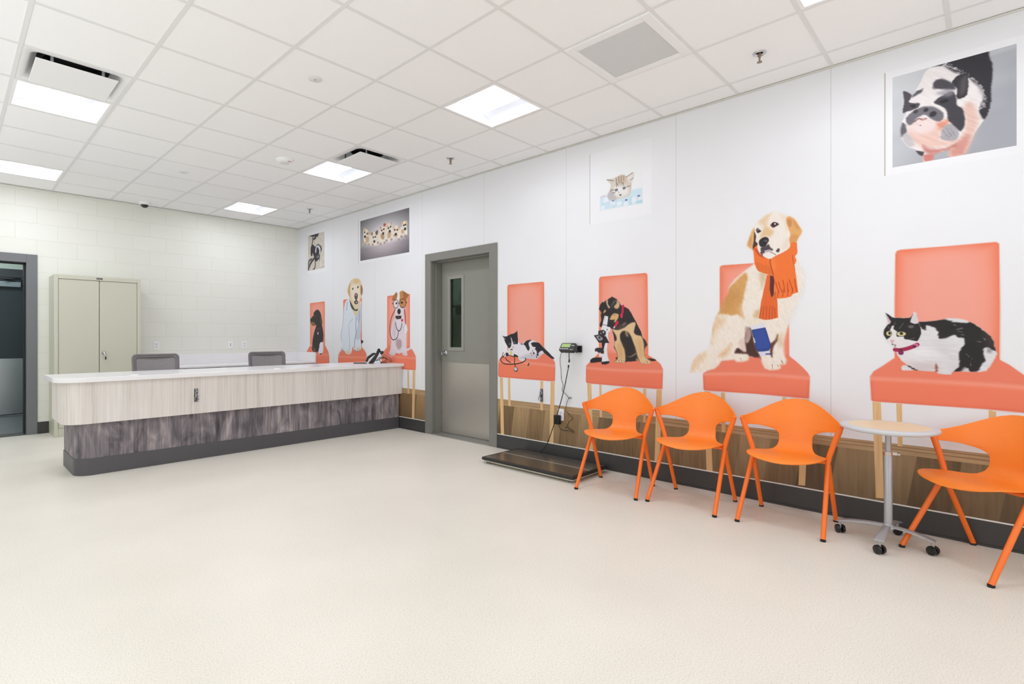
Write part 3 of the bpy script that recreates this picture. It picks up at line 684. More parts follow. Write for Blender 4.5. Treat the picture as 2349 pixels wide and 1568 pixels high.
def make_chair():
    t = thing('orange_armchair', '', 'chair', (0, 0, 0), 0, 'orange plastic armchairs along the mural wall')
    # local axes: forward +y, left -x ... forward (f) = +y, lateral = x
    R = .320; n = 32; V = []
    for f, z, w_, k in shell_rows():
        row = []
        for q in range(n + 1):
            s = w_ * (-1 + 2 * q / n)
            if k < 1e-3: l, df = s, 0.
            else:
                r = R / k; a = s / r
                if abs(a) > 1.32:
                    a0 = math.copysign(1.32, a); ex = abs(a) - 1.32
                    l = r * math.sin(a0) + math.copysign(ex * r * math.cos(1.32), a); df = r * (1 - math.cos(1.32)) + ex * r * math.sin(1.32)
                else: l = r * math.sin(a); df = r * (1 - math.cos(a))
            dz = 0.
            if z < .47 and f > -.13: dz = .012 * (s / .235) ** 2 - .006
            row.append((l, f + df, z + dz))
        V.append(row)
    sh = MB().grid(V).build('seat_shell', ORANGE, t, local=True, solid=.0075, angle=80)
    q = sh.modifiers.new('round', 'BEVEL'); q.width = .0028; q.segments = 2; q.limit_method = 'ANGLE'; q.angle_limit = math.radians(60)
    for sx in (-1, 1):
        J = (sx * .222, -.020, .425)
        tip = (sx * .2885, -.011, .640)
        po = MB().tube(catmull([J, (sx * .232, -.020, .47), (sx * .260, -.016, .56), tip, (sx * .296, -.005, .664)], 5), [.0145] * 10 + [.015] * 5 + [.013] * 5 + [.007], 14, flat=1.15)
        po.build('arm_post', ORANGE2, t, local=True)
        for (fx, fy, r0) in ((.246, .232, .0150), (.229, -.214, .0150)):
            lg = MB().tube([(sx * .222, -.020 + (.004 if fy > 0 else -.002), .440), (sx * .224, -.018 + .04 * (fy + .02), .40), (sx * fx, fy, .010)], [r0 * .8, r0, r0 * .92], 16)
            lg = lg.build('leg', ORANGE2, t, local=True)
            ft = MB().tube([(sx * fx, fy, .0), (sx * fx, fy - .0005 * fy, .013)], r0 * 1.02, 16); ft.build('foot_cap', RUB, lg, local=True)
    cb = MB().tube([(-.222, -.018, .425), (-.205, -.018, .424), (0, -.018, .421), (.205, -.018, .424), (.222, -.018, .425)], .012, 12); cb.build('cross_bar', ORANGE2, t, local=True)
    for sx in (-1, 1): MB().box(sx * .215 - .008, sx * .215 + .008, -.042, -.030, .36, .385).build('stacking_bumper', ORANGE2, t, local=True, bevel=.003)
    return t
proto = make_chair()
spots = [((3.772, 2.212), math.radians(90 + 8.5), 'orange armchair standing beside the weighing scale'),
         ((3.846, 1.613), math.radians(90), 'orange armchair second from the weighing scale, below the golden dog mural'),
         ((3.866, .981), math.radians(90), 'orange armchair just left of the small round table'),
         ((3.879, .046), math.radians(90 - 40), 'orange armchair turned at an angle, right of the round table, cut by the frame')]
for i, ((x, y), rz, lb) in enumerate(spots):
    o = proto if i == 0 else dup(proto)
    o.location = (x, y, 0); o.rotation_euler.z = rz; o['label'] = lb

# ------------------------------------------------------------------ round side table
t = thing('side_table', 'small round wood top side table on silver wheeled base', 'table', (3.862, .448, 0))
tp = MB().lathe([(.0, .672), (.218, .672), (.236, .678), (.241, .688), (.238, .697), (.226, .700), (0, .700)], n=64).build('tabletop', M('table_edge_grey', (206, 206, 209), .4, var=.015), t, local=True, angle=60)
MB().lathe([(.198, .6995), (.198, .7008), (0, .7008)], n=64).build('wood_inlay', MAPLE, tp, local=True)
MB().lathe([(.0155, .50), (.0155, .672)], n=24).build('upper_pole', ALU, t, local=True)
MB().lathe([(.0215, .09), (.0215, .535), (.018, .54)], n=24).build('pole', ALU, t, local=True)
cl = MB().lathe([(.0235, .527), (.0235, .547)], n=24)
cl.box(-.007, .007, -.045, -.020, .530, .545); cl.lathe([(.010, -.058), (.012, -.054), (.012, -.044), (.008, -.042)], n=16, axis='y', o=(0, 0, .5375))
cl.build('height_clamp', M('clamp_nickel', (200, 190, 180), .22, metal=.9), t, local=True)
MB().lathe([(.026, .088), (.034, .096), (.030, .112), (.0225, .122)], n=24).build('hub', ALU, t, local=True)
for k in range(4):
    a = math.radians((86, 176, 263, 355)[k]); RL = (.237, .205, .198, .214)[k]; ca, sa = math.cos(a), math.sin(a)
    A = MB(); rows = []
    for q in range(13):
        u = q / 12; r = .018 + RL * u; z = .108 - .030 * u ** 2; w_ = .019 + .006 * u ** 2; th = .014 - .004 * u
        cxx, cyy = r * ca, r * sa
        rows.append([(cxx - sa * s_ * w_, cyy + ca * s_ * w_, z + d_ * th / 2) for s_, d_ in ((-1, -1), (-1, .4), (-.6, 1), (.6, 1), (1, .4), (1, -1), (-1, -1))])
    A.grid(rows); A.f += [(0, 1, 2, 3, 4, 5), tuple(range(7 * 12, 7 * 12 + 6))[::-1]]
    ar = A.build('base_arm', ALU, t, local=True, angle=40)
    b2 = a + (.7, -.6, 1.2, .3)[k]; wx, wy = math.cos(b2), math.sin(b2); ex, ey = (RL + .008) * ca, (RL + .008) * sa
    w_ = MB(); rm = Matrix.Translation((ex, ey, .0255)) @ Matrix.Rotation(b2, 4, 'Z')
    pr = MB().lathe([(.006, -.024), (.0235, -.022), (.0255, -.016), (.0255, -.008), (.020, -.005), (.009, -.004), (.009, .004), (.020, .005), (.0255, .008), (.0255, .016), (.0235, .022), (.006, .024)], n=28, axis='x')
    pr.v = [tuple(rm @ Vector(p)) for p in pr.v]; pr.build('caster', M('caster_black', (20, 20, 21), .25), ar, local=True)
    MB().tube([(ex, ey, .030), (ex, ey, .076)], .0075, 10).build('caster_stem', ALU, ar, local=True)
# ------------------------------------------------------------------ printed mural: figures and pictures painted point by point on thin flat meshes
PG_GAIN = .96
def print_mat():
    m, nt, b = nodes_of('mural_print'); N, L = nt.nodes.new, nt.links.new
    at = N('ShaderNodeAttribute'); at.attribute_name = 'Col'
    L(at.outputs['Color'], b.inputs['Base Color']); b.inputs['Roughness'].default_value = .5; b.inputs['Specular IOR Level'].default_value = .3
    return m
PRINT = print_mat()
PWOOD = wood('printed_chair_leg_wood', [(.3, (212, 172, 118)), (.7, (232, 196, 146))], sc=(1, 60, 2), rough=.5)

def Fr(ox, oy, sc):
    """tracing frame: 'x,y x,y' in a zoomed view of the photo -> points on the wall (y, z)"""
    def conv(t):
        out = []
        for w in t.split():
            x, y = w.split(','); out.append(on_wall(ox + float(x) / sc, oy + float(y) / sc))
        return out
    return conv
_tab = rng.random((128, 128))
def vnoise(a, b):
    i = np.floor(a).astype(int); j = np.floor(b).astype(int); u = a - i; v = b - j
    u = u * u * (3 - 2 * u); v = v * v * (3 - 2 * v)
    g = lambda p, q: _tab[p % 128, q % 128]
    return (g(i, j) * (1 - u) + g(i + 1, j) * u) * (1 - v) + (g(i, j + 1) * (1 - u) + g(i + 1, j + 1) * u) * v
LAYERS = []; WALLC = np.array((234., 235., 238.))
class Print:
    def __init__(s, y0, y1, z0, z1, cell):
        s.c = cell; s.y = np.arange(y0, y1 + cell, cell); s.z = np.arange(z0, z1 + cell, cell)
        s.Y, s.Z = np.meshgrid(s.y, s.z, indexing='ij')
        s.col = np.zeros(s.Y.shape + (3,)); s.a = np.zeros(s.Y.shape)
        s.fur(0, 0)
    def fur(s, amp, ang=0., freq=140., stretch=5.):
        """edge raggedness and hair streaks, running along angle ang (degrees from +y towards +z)"""
        c, q = math.cos(math.radians(ang)), math.sin(math.radians(ang))
        u = s.Y * c + s.Z * q; v = -s.Y * q + s.Z * c
        s.n = vnoise(u * freq / stretch + 31, v * freq + 17) + .5 * vnoise(u * freq * 2 / stretch + 3, v * freq * 2 + 7) - .75
        s.amp = amp; return s
    def sub(s, pts, m):
        p = np.array(pts); c = s.c
        i0 = max(0, int((p[:, 0].min() - m - s.y[0]) / c)); i1 = min(len(s.y), int((p[:, 0].max() + m - s.y[0]) / c) + 2)
        j0 = max(0, int((p[:, 1].min() - m - s.z[0]) / c)); j1 = min(len(s.z), int((p[:, 1].max() + m - s.z[0]) / c) + 2)
        return (slice(i0, max(i0, i1)), slice(j0, max(j0, j1)))
    def sdf(s, pts, w):
        Y, Z = s.Y[w], s.Z[w]; P = np.array(pts); d = np.full(Y.shape, 1e9); ins = np.zeros(Y.shape, bool)
        for k in range(len(P)):
            ax, ay = P[k - 1]; bx, by = P[k]; ex, ey = bx - ax, by - ay; L2 = ex * ex + ey * ey
            if L2 < 1e-14: continue
            t = np.clip(((Y - ax) * ex + (Z - ay) * ey) / L2, 0, 1)
            d = np.minimum(d, (Y - ax - t * ex) ** 2 + (Z - ay - t * ey) ** 2)
            if by != ay:
                cnd = ((ay > Z) != (by > Z)) & (Y < (bx - ax) * (Z - ay) / (by - ay) + ax); ins ^= cnd
        d = np.sqrt(d); return np.where(ins, -d, d)
    def blend(s, w, d, col, soft, op, clip, edge=None):
        dd = d + s.amp * s.n[w] * 2
        a = np.clip(.5 - dd / (2 * soft), 0, 1); a = a * a * (3 - 2 * a) * op
        c = np.array(col, float)
        cc = np.broadcast_to(c, dd.shape + (3,)).copy()
        if edge is not None:
            ew, ec = edge; t = np.clip(1 + d / ew, 0, 1)[..., None]; t = t * t; cc = cc * (1 - t) + np.array(ec, float) * t
        if s.amp: cc = cc * (1 + .05 * s.n[w] * min(1, s.amp / .002))[..., None]
        if clip: s.col[w] = s.col[w] * (1 - a[..., None]) + cc * a[..., None]; return
        oa = s.a[w]; na = a + oa * (1 - a); k = (a / np.maximum(na, 1e-6))[..., None]
        s.col[w] = s.col[w] * (1 - k) + cc * k; s.a[w] = na
    def fill(s, pts, col, soft=.003, sm=True, op=1., clip=False, edge=None):
        if sm: pts = catmull(pts, 4, True)
        w = s.sub(pts, soft + .02 + s.amp * 3)
        if s.Y[w].size: s.blend(w, s.sdf(pts, w), col, soft, op, clip, edge)
        return s
    def inn(s, pts, col, soft=.004, **k): return s.fill(pts, col, soft, clip=True, **k)
    def line(s, pts, width, col, soft=.002, op=1., clip=False, sm=True):
        if sm and len(pts) > 2: pts = catmull(pts, 5)
        w = s.sub(pts, width + soft + .01); Y, Z = s.Y[w], s.Z[w]
        if not Y.size: return s
        d = np.full(Y.shape, 1e9)
        for (ax, ay), (bx, by) in zip(pts, pts[1:]):
            ex, ey = bx - ax, by - ay; L2 = ex * ex + ey * ey + 1e-12
            t = np.clip(((Y - ax) * ex + (Z - ay) * ey) / L2, 0, 1); d = np.minimum(d, (Y - ax - t * ex) ** 2 + (Z - ay - t * ey) ** 2)
        s.blend(w, np.sqrt(d) - width / 2, col, soft, op, clip); return s
    def dot(s, p, r, col, soft=.002, ry=None, op=1., clip=False):
        ry = ry or r; n = 18
        return s.fill([(p[0] + r * math.cos(2 * PI * k / n), p[1] + ry * math.sin(2 * PI * k / n)) for k in range(n)], col, soft, sm=False, op=op, clip=clip)
    def build(s, name, parent, lift):
        ok = s.a > .12
        bg = np.empty(s.col.shape); bg[:] = WALLC                      # soft edges blend into what is printed underneath
        for L_ in LAYERS:
            i = np.clip(np.rint((s.Y - L_.y[0]) / L_.c).astype(int), 0, len(L_.y) - 1); j = np.clip(np.rint((s.Z - L_.z[0]) / L_.c).astype(int), 0, len(L_.z) - 1)
            a_ = np.where((np.abs(s.Y - L_.y[i]) < L_.c) & (np.abs(s.Z - L_.z[j]) < L_.c), L_.a[i, j], 0)[..., None]
            bg = bg * (1 - a_) + L_.col[i, j] * a_
        LAYERS.append(s)
        q = ok[:-1, :-1].astype(int) + ok[1:, :-1] + ok[1:, 1:] + ok[:-1, 1:]
        I, J = np.nonzero(q >= 1); m = s.Y.shape[1]
        quad = np.stack([I * m + J, I * m + J + 1, (I + 1) * m + J + 1, (I + 1) * m + J], 1)
        used, inv = np.unique(quad.ravel(), return_inverse=True)
        off = parent.location if parent is not None else Vector((0, 0, 0))
        if parent is not None and parent.parent is not None: off = off + parent.parent.location
        V = np.zeros((len(used), 3)); V[:, 0] = XW - lift - off[0]; V[:, 1] = s.Y.ravel()[used] - off[1]; V[:, 2] = s.Z.ravel()[used] - off[2]
        col = s.col.copy()
        # vertices just outside the shape take the colour of the nearest painted neighbour
        for _ in range(2):
            for ax in (0, 1):
                for sh in (1, -1):
                    nb = np.roll(col, sh, ax); na = np.roll(s.a, sh, ax); need = (s.a < .01) & (na >= .01)
                    col[need] = nb[need]
        aa = np.clip(s.a * 1.03, 0, 1)[..., None]; col = col * aa + bg * (1 - aa)
        C = np.clip(col.reshape(-1, 3)[used] / 255., 0, 1); C = np.where(C <= .04045, C / 12.92, ((C + .055) / 1.055) ** 2.4) * PG_GAIN
        me = bpy.data.meshes.new(name); nf = len(quad)
        me.vertices.add(len(used)); me.vertices.foreach_set('co', V.ravel())
        me.loops.add(nf * 4); me.loops.foreach_set('vertex_index', inv.astype(np.int32))
        me.polygons.add(nf); me.polygons.foreach_set('loop_start', np.arange(0, nf * 4, 4, dtype=np.int32))
        me.update(calc_edges=True)
        at = me.color_attributes.new('Col', 'FLOAT_COLOR', 'POINT')
        at.data.foreach_set('color', np.concatenate([C, np.ones((len(C), 1))], 1).astype(np.float32).ravel())
        me.materials.append(PRINT)
        o = bpy.data.objects.new(name, me); COL.objects.link(o)
        if parent is not None: o.parent = parent
        return o
def box_of(*lists, m=.03):
    P = np.array([p for l in lists for p in l]); return P[:, 0].min() - m, P[:, 0].max() + m, P[:, 1].min() - m, P[:, 1].max() + m

def flat(name, pts, lift, mat, parent):
    return MB().add([(XW - lift, y, z) for y, z in pts], [tuple(range(len(pts)))]).build(name, mat, parent)
CORAL, CORAL_L, CORAL_D, CORAL_F = (241, 150, 128), (240, 164, 148), (234, 118, 84), (241, 128, 98)
def printed_chair(root, back, seat, ridge, legs):
    e = bpy.data.objects.new('printed_chair', None); COL.objects.link(e); e.parent = root; e.empty_display_size = .1
    for L_ in legs: flat('chair_leg', L_, .0006, PWOOD, e)
    p = Print(*box_of(back), .005)
    p.fill(back, CORAL, .004, sm=False, edge=(.075, CORAL_D))
    bb = box_of(back, m=0); cy, cz = (bb[0] + bb[1]) / 2, (bb[2] + bb[3]) / 2
    p.inn([(cy - .32 * (bb[1] - bb[0]), cz - .4 * (bb[3] - bb[2])), (cy + .30 * (bb[1] - bb[0]), cz - .4 * (bb[3] - bb[2])), (cy + .30 * (bb[1] - bb[0]), cz + .38 * (bb[3] - bb[2])), (cy - .32 * (bb[1] - bb[0]), cz + .38 * (bb[3] - bb[2]))], CORAL_L, .10, op=.85)
    p.build('backrest', e, .0008)
    p = Print(*box_of(seat), .005)
    p.fill(seat, CORAL_F, .004, sm=False, edge=(.03, (232, 112, 86)))
    zr = [z for _, z in ridge]; top = ridge + [(ridge[-1][0], max(zr) + .6), (ridge[0][0], max(zr) + .6)]
    p.inn(top, (236, 128, 102), .008, sm=False)
    p.line([(y, z - .004) for y, z in ridge], .022, (246, 160, 140), .016, clip=True, op=.8)
    p.build('seat', e, .0009)
    return e
FIG = 'animal figures printed on the mural wall'
def figure(label, y):
    LAYERS.clear()
    return thing('mural_figure', label, 'mural', (XW, y, .6), 0, FIG)

Z3 = Fr(1090, 600, 2.8); D = Fr(690, 625, 6.970); D7 = Fr(700, 780, 7.127); CH = Fr(1980, 540, 2.572); G1 = Fr(1570, 470, 7.83); G2 = Fr(1570, 660, 6.03); Z4 = Fr(1450, 450, 1.96)
CAT = Fr(2010, 700, 7.83); SH = Fr(1335, 670, 8.71); KI = Fr(1135, 745, 13.633); PX = Fr(0, 0, 1)

# ---- kitten with stethoscope
r = figure('printed coral chair with a black and white kitten and stethoscope', 3.6)
printed_chair(r, Z3('207,160 213,148 435,128 443,136 444,300 443,545 430,555 207,585'), Z3('150,640 158,622 176,604 207,575 443,545 470,590 500,625 513,645 515,675 513,765 500,768 300,752 155,740 148,730'), Z3('140,641 250,643 330,648 430,656 520,668'),
    [Z3('158,738 178,740 186,1112 165,1112'), Z3('210,742 225,743 228,928 213,926'), Z3('418,755 437,757 435,955 420,953'), Z3('485,765 512,766 502,1168 477,1166')])
body = KI('728,520 800,575 900,565 960,510 1040,468 1140,460 1240,500 1380,548 1450,620 1560,735 1690,855 1780,955 1860,1030 1850,1065 1770,1050 1650,960 1540,880 1500,900 1430,965 1350,1050 1290,1075 1150,1062 980,1050 955,1110 860,1132 780,1110 740,1050 720,1000 560,985 430,940 350,935 365,850 425,770 420,700 370,620 310,500 285,410 240,335 310,360 400,345 500,285 600,260 680,200 708,170 716,300 730,480')
p = Print(*box_of(body), .0025).fur(.0012, -20)
p.fill(body, (226, 222, 230), .004, sm=False)
p.inn(KI('760,1060 900,960 1100,900 1300,900 1450,900 1350,1060 1150,1070'), (200, 194, 206), .02)
K = (42, 38, 44)
p.inn(KI('240,335 310,360 400,345 480,290 500,380 522,500 515,640 480,705 440,722 370,620 310,500 285,400'), K)
p.inn(KI('480,290 600,260 680,200 708,170 716,300 728,480 712,598 660,590 600,602 570,540 530,430 503,370'), K)
p.inn(KI('935,550 1000,488 1060,468 1150,465 1062,545 1070,640 1092,720 1062,805 1010,760 960,660 900,600'), K)
p.inn(KI('800,570 880,570 880,620 820,610'), (120, 118, 150), .008)
p.inn(KI('1145,560 1240,535 1380,555 1450,620 1560,740 1690,860 1780,960 1866,1030 1850,1070 1770,1050 1650,960 1540,870 1490,800 1400,840 1340,910 1300,800 1258,760 1280,695 1200,680 1150,620'), K)
p.inn(KI('350,935 430,880 432,940 580,985 600,910 660,930 725,970 730,1015 620,1000 480,985'), K, .002)
p.fur(0)
for a, b_ in (('465,592', '500,592'), ('622,540', '655,540')):
    p.dot(KI(a)[0], .011, (150, 156, 150), .002); p.dot(KI(a)[0], .0085, (34, 34, 38), .002); p.dot(KI(a)[0], .003, (170, 180, 180), .002)
p.inn(KI('545,680 600,675 590,720 570,725'), (214, 166, 176)); p.inn(KI('490,755 560,750 545,785 500,780'), (70, 66, 70))
p.inn(KI('290,415 340,420 330,450 305,450'), (170, 130, 140))
for q, rr in (('1220,880', .011), ('1130,880', .006), ('1185,810', .006), ('1340,930', .013), ('1310,1000', .008), ('1160,950', .004)): p.dot(KI(q)[0], rr, (58, 46, 58), .003)
kb = p.build('printed_kitten', r, .0011)
q = Print(*box_of(KI('170,800 1160,1460')), .0022)
q.dot(KI('515,872')[0], .016, (222, 208, 96), .002, ry=.022)
for pts, w_ in (('330,990 240,1000 190,1060 210,1140 300,1210 450,1225 620,1220 780,1195 900,1150 970,1080 958,1035', .0105), ('335,1000 370,1090 490,1168', .0100), ('628,1010 618,1150 645,1300', .0105), ('430,945 500,960 600,990', .009)): q.line(KI(pts), w_, (52, 38, 34))
q.line(KI('980,1100 1090,1150 1122,1230 1050,1308 900,1310 740,1262'), .004, (190, 176, 160))
q.line(KI('1070,1205 1045,1265'), .012, (26, 24, 26)); q.dot(KI('660,1385')[0], .027, (52, 54, 56)); q.dot(KI('655,1375')[0], .019, (222, 228, 234)); q.dot(KI('655,1372')[0], .007, (150, 160, 180), .004)
for t_ in ('265,870', '240,915', '240,965'): q.dot(KI(t_)[0], .006, (40, 36, 38))
q.dot(KI('310,920')[0], .016, (226, 224, 230)); q.dot(KI('320,960')[0], .015, (214, 212, 222)); q.dot(KI('300,930')[0], .006, (30, 30, 34)); q.dot(KI('385,920')[0], .02, (38, 38, 42))
q.build('stethoscope', kb, .0013)

# ---- shepherd puppy with microscope
r = figure('printed coral chair with a shepherd puppy looking into a microscope', 2.55)
printed_chair(r, Z3('796,112 804,97 1095,72 1107,82 1110,300 1112,600 1100,612 795,590'), Z3('712,668 740,640 795,585 1112,600 1150,622 1190,655 1207,690 1203,815 1190,818 950,800 720,780 712,770'), Z3('700,676 850,690 1000,696 1215,702'),
    [Z3('720,780 747,782 757,1215 735,1213'), Z3('797,785 812,786 815,1000 800,998'), Z3('1080,808 1098,809 1096,1032 1078,1030'), Z3('1165,816 1200,818 1185,1283 1152,1280')])
sil = SH('600,88 700,138 752,210 792,270 850,290 930,330 1000,440 1060,550 1120,670 1180,790 1210,900 1270,955 1308,1050 1262,1112 1250,1200 1282,1310 1385,1390 1350,1425 1250,1432 1170,1405 1130,1360 1080,1375 900,1385 860,1408 800,1412 650,1402 640,1380 690,1345 668,1312 712,1285 690,1190 640,1100 650,980 630,850 598,735 560,700 500,690 440,690 370,692 355,650 382,560 375,440 362,360 338,342 370,240 420,180 470,172 520,140')
p = Print(*box_of(sil, SH('1470,1320')), .0025).fur(.0016, 65)
p.fill(sil, (46, 40, 42), .004, sm=False)
p.fill(SH('1310,1318 1400,1325 1472,1345 1470,1366 1390,1372'), (46, 42, 42))
TAN = (222, 190, 146)
p.inn(SH('600,738 720,752 850,702 930,640 1000,605 1062,602 1068,660 1040,770 1060,830 1120,860 1190,880 1232,1000 1250,1200 1282,1310 1385,1390 1350,1430 1250,1432 1170,1405 1118,1300 1080,1150 1020,980 985,890 930,805 850,770 785,800 760,900 800,1040 850,1150 866,1260 862,1408 800,1412 650,1400 640,1380 712,1335 700,1200 650,1080 655,985 690,960 690,890 640,800'), TAN, .008)
p.inn(SH('1110,1000 1200,1000 1220,1250 1130,1250'), (196, 150, 96), .05, op=.6); p.inn(SH('720,1050 800,1060 840,1300 730,1300'), (196, 150, 96), .04, op=.6)
p.inn(SH('860,770 880,870 930,880 900,780'), (190, 160, 120), .01, op=.7)
p.inn(SH('585,470 640,422 720,432 735,480 690,570 652,602 640,552 560,548 572,500'), (214, 172, 118), .006)
p.inn(SH('700,150 752,222 740,300 692,332 640,292 690,220'), (206, 172, 132), .008)
p.inn(SH('485,175 518,150 520,230 565,300 535,318 490,230'), (202, 176, 146), .006)
p.inn(SH('425,405 455,350 482,368 450,412'), (206, 156, 104)); p.inn(SH('368,368 392,420 385,442 372,420'), (206, 156, 104))
p.inn(SH('390,170 440,150 470,160 430,200'), (206, 176, 150), .008)
p.inn(SH('620,190 672,150 692,160 620,250 575,300'), (120, 108, 110), .008, op=.6)
p.inn(SH('800,640 860,600 890,620 830,680'), (150, 130, 112), .01, op=.6)
p.inn(SH('880,1255 960,1280 1075,1210 1080,1235 970,1300'), (132, 108, 92), .004)
p.inn(SH('1080,1330 1130,1320 1150,1400 1085,1375'), (150, 118, 84), .008)
p.inn(SH('600,690 700,700 760,640 860,690 750,735 640,730'), (90, 78, 74), .01, op=.6)
for a in ('740,1350 745,1395', '790,1350 795,1398', '1235,1380 1255,1425', '1290,1370 1310,1410', '835,1355 842,1395'): p.line(SH(a), .003, (120, 90, 64), clip=True)
p.dot(SH('648,455')[0], .004, (60, 44, 36)); p.dot(SH('650,552')[0], .006, (60, 44, 36))
dg = p.build('printed_puppy', r, .0011)
q = Print(*box_of(SH('640,260 850,720')), .0025)
q.line(SH('822,272 812,400 796,440'), .021, (196, 30, 76), sm=False); q.line(SH('790,450 792,490'), .022, (214, 44, 92), sm=False); q.line(SH('712,598 668,672'), .024, (206, 40, 78), sm=False); q.line(SH('652,690 640,708'), .012, (226, 210, 214), sm=False)
q.build('collar', dg, .0013)
q = Print(*box_of(SH('150,450 585,1450')), .0025)
Wt, Bk = (226, 226, 232), (40, 38, 42)
q.fill(SH('165,1352 215,1312 300,1300 405,1312 405,1385 230,1408 170,1408'), Bk, sm=False)
q.fill(SH('440,995 515,1005 500,1150 518,1290 548,1370 540,1390 395,1395 405,1285 340,1285 345,1218 430,1215 445,1110'), Wt, sm=False)
q.fill(SH('388,1390 545,1372 548,1412 480,1442 395,1438'), Bk, sm=False)
q.fill(SH('395,985 470,1000 440,1110 440,1225 380,1225 402,1100'), Bk, sm=False)
q.fill(SH('288,1108 405,1110 432,1205 330,1205 290,1172'), (50, 46, 48), sm=False); q.fill(SH('262,1125 290,1122 290,1180 262,1182'), Bk, sm=False)
q.fill(SH('452,468 526,482 516,580 500,682 530,690 565,698 572,760 556,795 528,785 522,900 545,1005 440,930 470,790 378,742 410,660 428,570'), Wt, sm=False)
q.line(SH('408,640 505,665'), .006, (110, 108, 116)); q.line(SH('440,560 470,480'), .008, (198, 198, 206), .005)
q.fill(SH('330,770 430,748 482,790 472,862 420,870 325,835'), (52, 48, 54), sm=False)
q.fill(SH('240,862 335,842 480,880 548,1012 455,1012 335,1002'), Bk, sm=False); q.fill(SH('285,885 350,865 420,930 350,965'), (150, 144, 150))
q.dot(SH('352,905')[0], .012, (60, 58, 62)); q.dot(SH('430,795')[0], .008, (200, 200, 206)); q.dot(SH('380,820')[0], .007, (150, 150, 156)); q.dot(SH('503,745')[0], .006, (60, 60, 66)); q.dot(SH('440,1150')[0], .007, (190, 190, 196))
q.build('printed_microscope', r, .0013)

# ---- golden retriever with scarf
r = figure('printed coral chair with a golden dog in orange scarf and blue bandage', 1.35)
printed_chair(r, G1('635,1130 650,1098 690,1082 1240,1045 1800,1010 2000,1000 2010,1040') + G2('1448,500 1450,945 1380,960 520,1000 490,300'), G2('255,1185 300,1150 480,1010 1380,900 1450,940 1540,1010 1640,1100 1705,1170 1738,1225 1725,1528 1700,1530 1000,1465 290,1418 265,1405'), G2('240,1186 500,1182 800,1182 1100,1192 1400,1214 1750,1242'),
    [Z4('325,872 350,874 362,1236 335,1234'), Z4('400,878 418,879 420,1062 402,1060'), Z4('676,898 694,899 690,1090 672,1088'), Z4('762,908 797,910 778,1300 748,1298')])
out = G1('1260,1050 1110,1160 1020,1240 930,1310 860,1390 790,1490') + G2('615,60 560,150 520,220 490,310 450,380 420,460 395,560 380,650 362,740 350,815 290,860 200,915 130,990 90,1080 75,1165 150,1175 240,1165 330,1140 420,1115 480,1062 515,1000 600,1000 695,992 720,1020 800,1022 880,1002 892,955 905,945 960,960 1050,960 1075,1040 1110,1110 1160,1132 1210,1137 1290,1132 1335,1110 1322,1062 1400,1056 1412,1000 1385,930 1372,860 1376,760 1400,650 1430,540 1470,460 1510,380 1550,280 1600,150 1640,50') + G1('2165,1400 2168,1280 2130,1140 2060,1030 2000,960 2010,680 2060,590 2100,530 2120,462 2080,395 2030,310 1960,225 1890,195 1840,192 1760,148 1660,122 1570,133 1480,168 1400,228 1330,280 1270,350 1245,410 1200,480 1170,560 1135,660 1118,722 1150,765 1200,795 1230,830')
p = Print(*box_of(out), .003).fur(.0028, 60, 190, 4)
p.fill(out, (238, 228, 217), .012, sm=False)
BD = (222, 206, 190); GO = (212, 160, 98)
p.inn(G1('1060,1235 1125,1255 1132,1320 1105,1450 1085,1560') + G2('835,40 822,120 800,260 815,330 830,430 740,370 640,380 560,360 470,370 430,450 405,560 380,650 330,640 400,400 480,200 560,100 620,0'), GO, .012)
p.inn(G1('2200,1000 2090,1080 2130,1300 2110,1560') + G2('1600,60 1540,200 1480,360 1420,520 1500,480 1700,200 1700,0'), (234, 230, 226), .05, op=.9)
p.inn(G2('560,60 700,30 760,120 640,300 520,330'), (196, 140, 78), .05, op=.6)
p.inn(G2('430,420 520,420 560,470 440,600 370,760 350,700'), (224, 190, 148), .04, op=.8)
p.inn(G2('120,980 260,900 300,930 200,1060 110,1160 70,1150'), (228, 196, 160), .03, op=.8)
p.inn(G2('480,930 600,830 640,780 600,900 520,950'), (214, 160, 104), .03, op=.7)
p.inn(G2('850,640 912,555 940,640 970,760 1005,860 1055,955 1045,1000 960,965 900,948 862,912 720,908 695,890 740,830 850,880 835,760'), (74, 46, 40), .010)
p.inn(G2('1190,780 1250,720 1292,640 1292,720 1240,800 1222,870 1215,960 1188,900'), (98, 60, 48), .008)
p.inn(G2('860,600 900,560 920,640 890,740 850,750'), (230, 214, 208), .008)
p.inn(G2('840,560 905,545 930,600 905,700 860,760'), (120, 82, 74), .014, op=.5)
p.inn(G2('740,760 830,700 840,880 780,850'), (222, 200, 192), .012, op=.8)
p.inn(G2('1280,660 1360,640 1375,800 1300,780'), (214, 184, 146), .03, op=.6)
p.inn(G2('800,250 1040,120 1050,330 1010,430 840,440'), (238, 230, 220), .04, op=.8)
p.inn(G2('980,330 1040,300 1040,420 960,400'), (206, 164, 112), .02, op=.7)
p.inn(G1('1350,1220 1490,1240 1400,1480 1380,1480'), (196, 156, 108), .02, op=.5)
p.inn(G2('860,480 950,430 1120,440 1115,500 930,530'), (236, 224, 206), .02, op=.8)
for a in ('1215,1060 1218,1120', '1290,1060 1300,1115', '770,970 795,1005', '1345,1010 1360,1045'): p.line(G2(a), .005, (160, 122, 92), clip=True, op=.8)
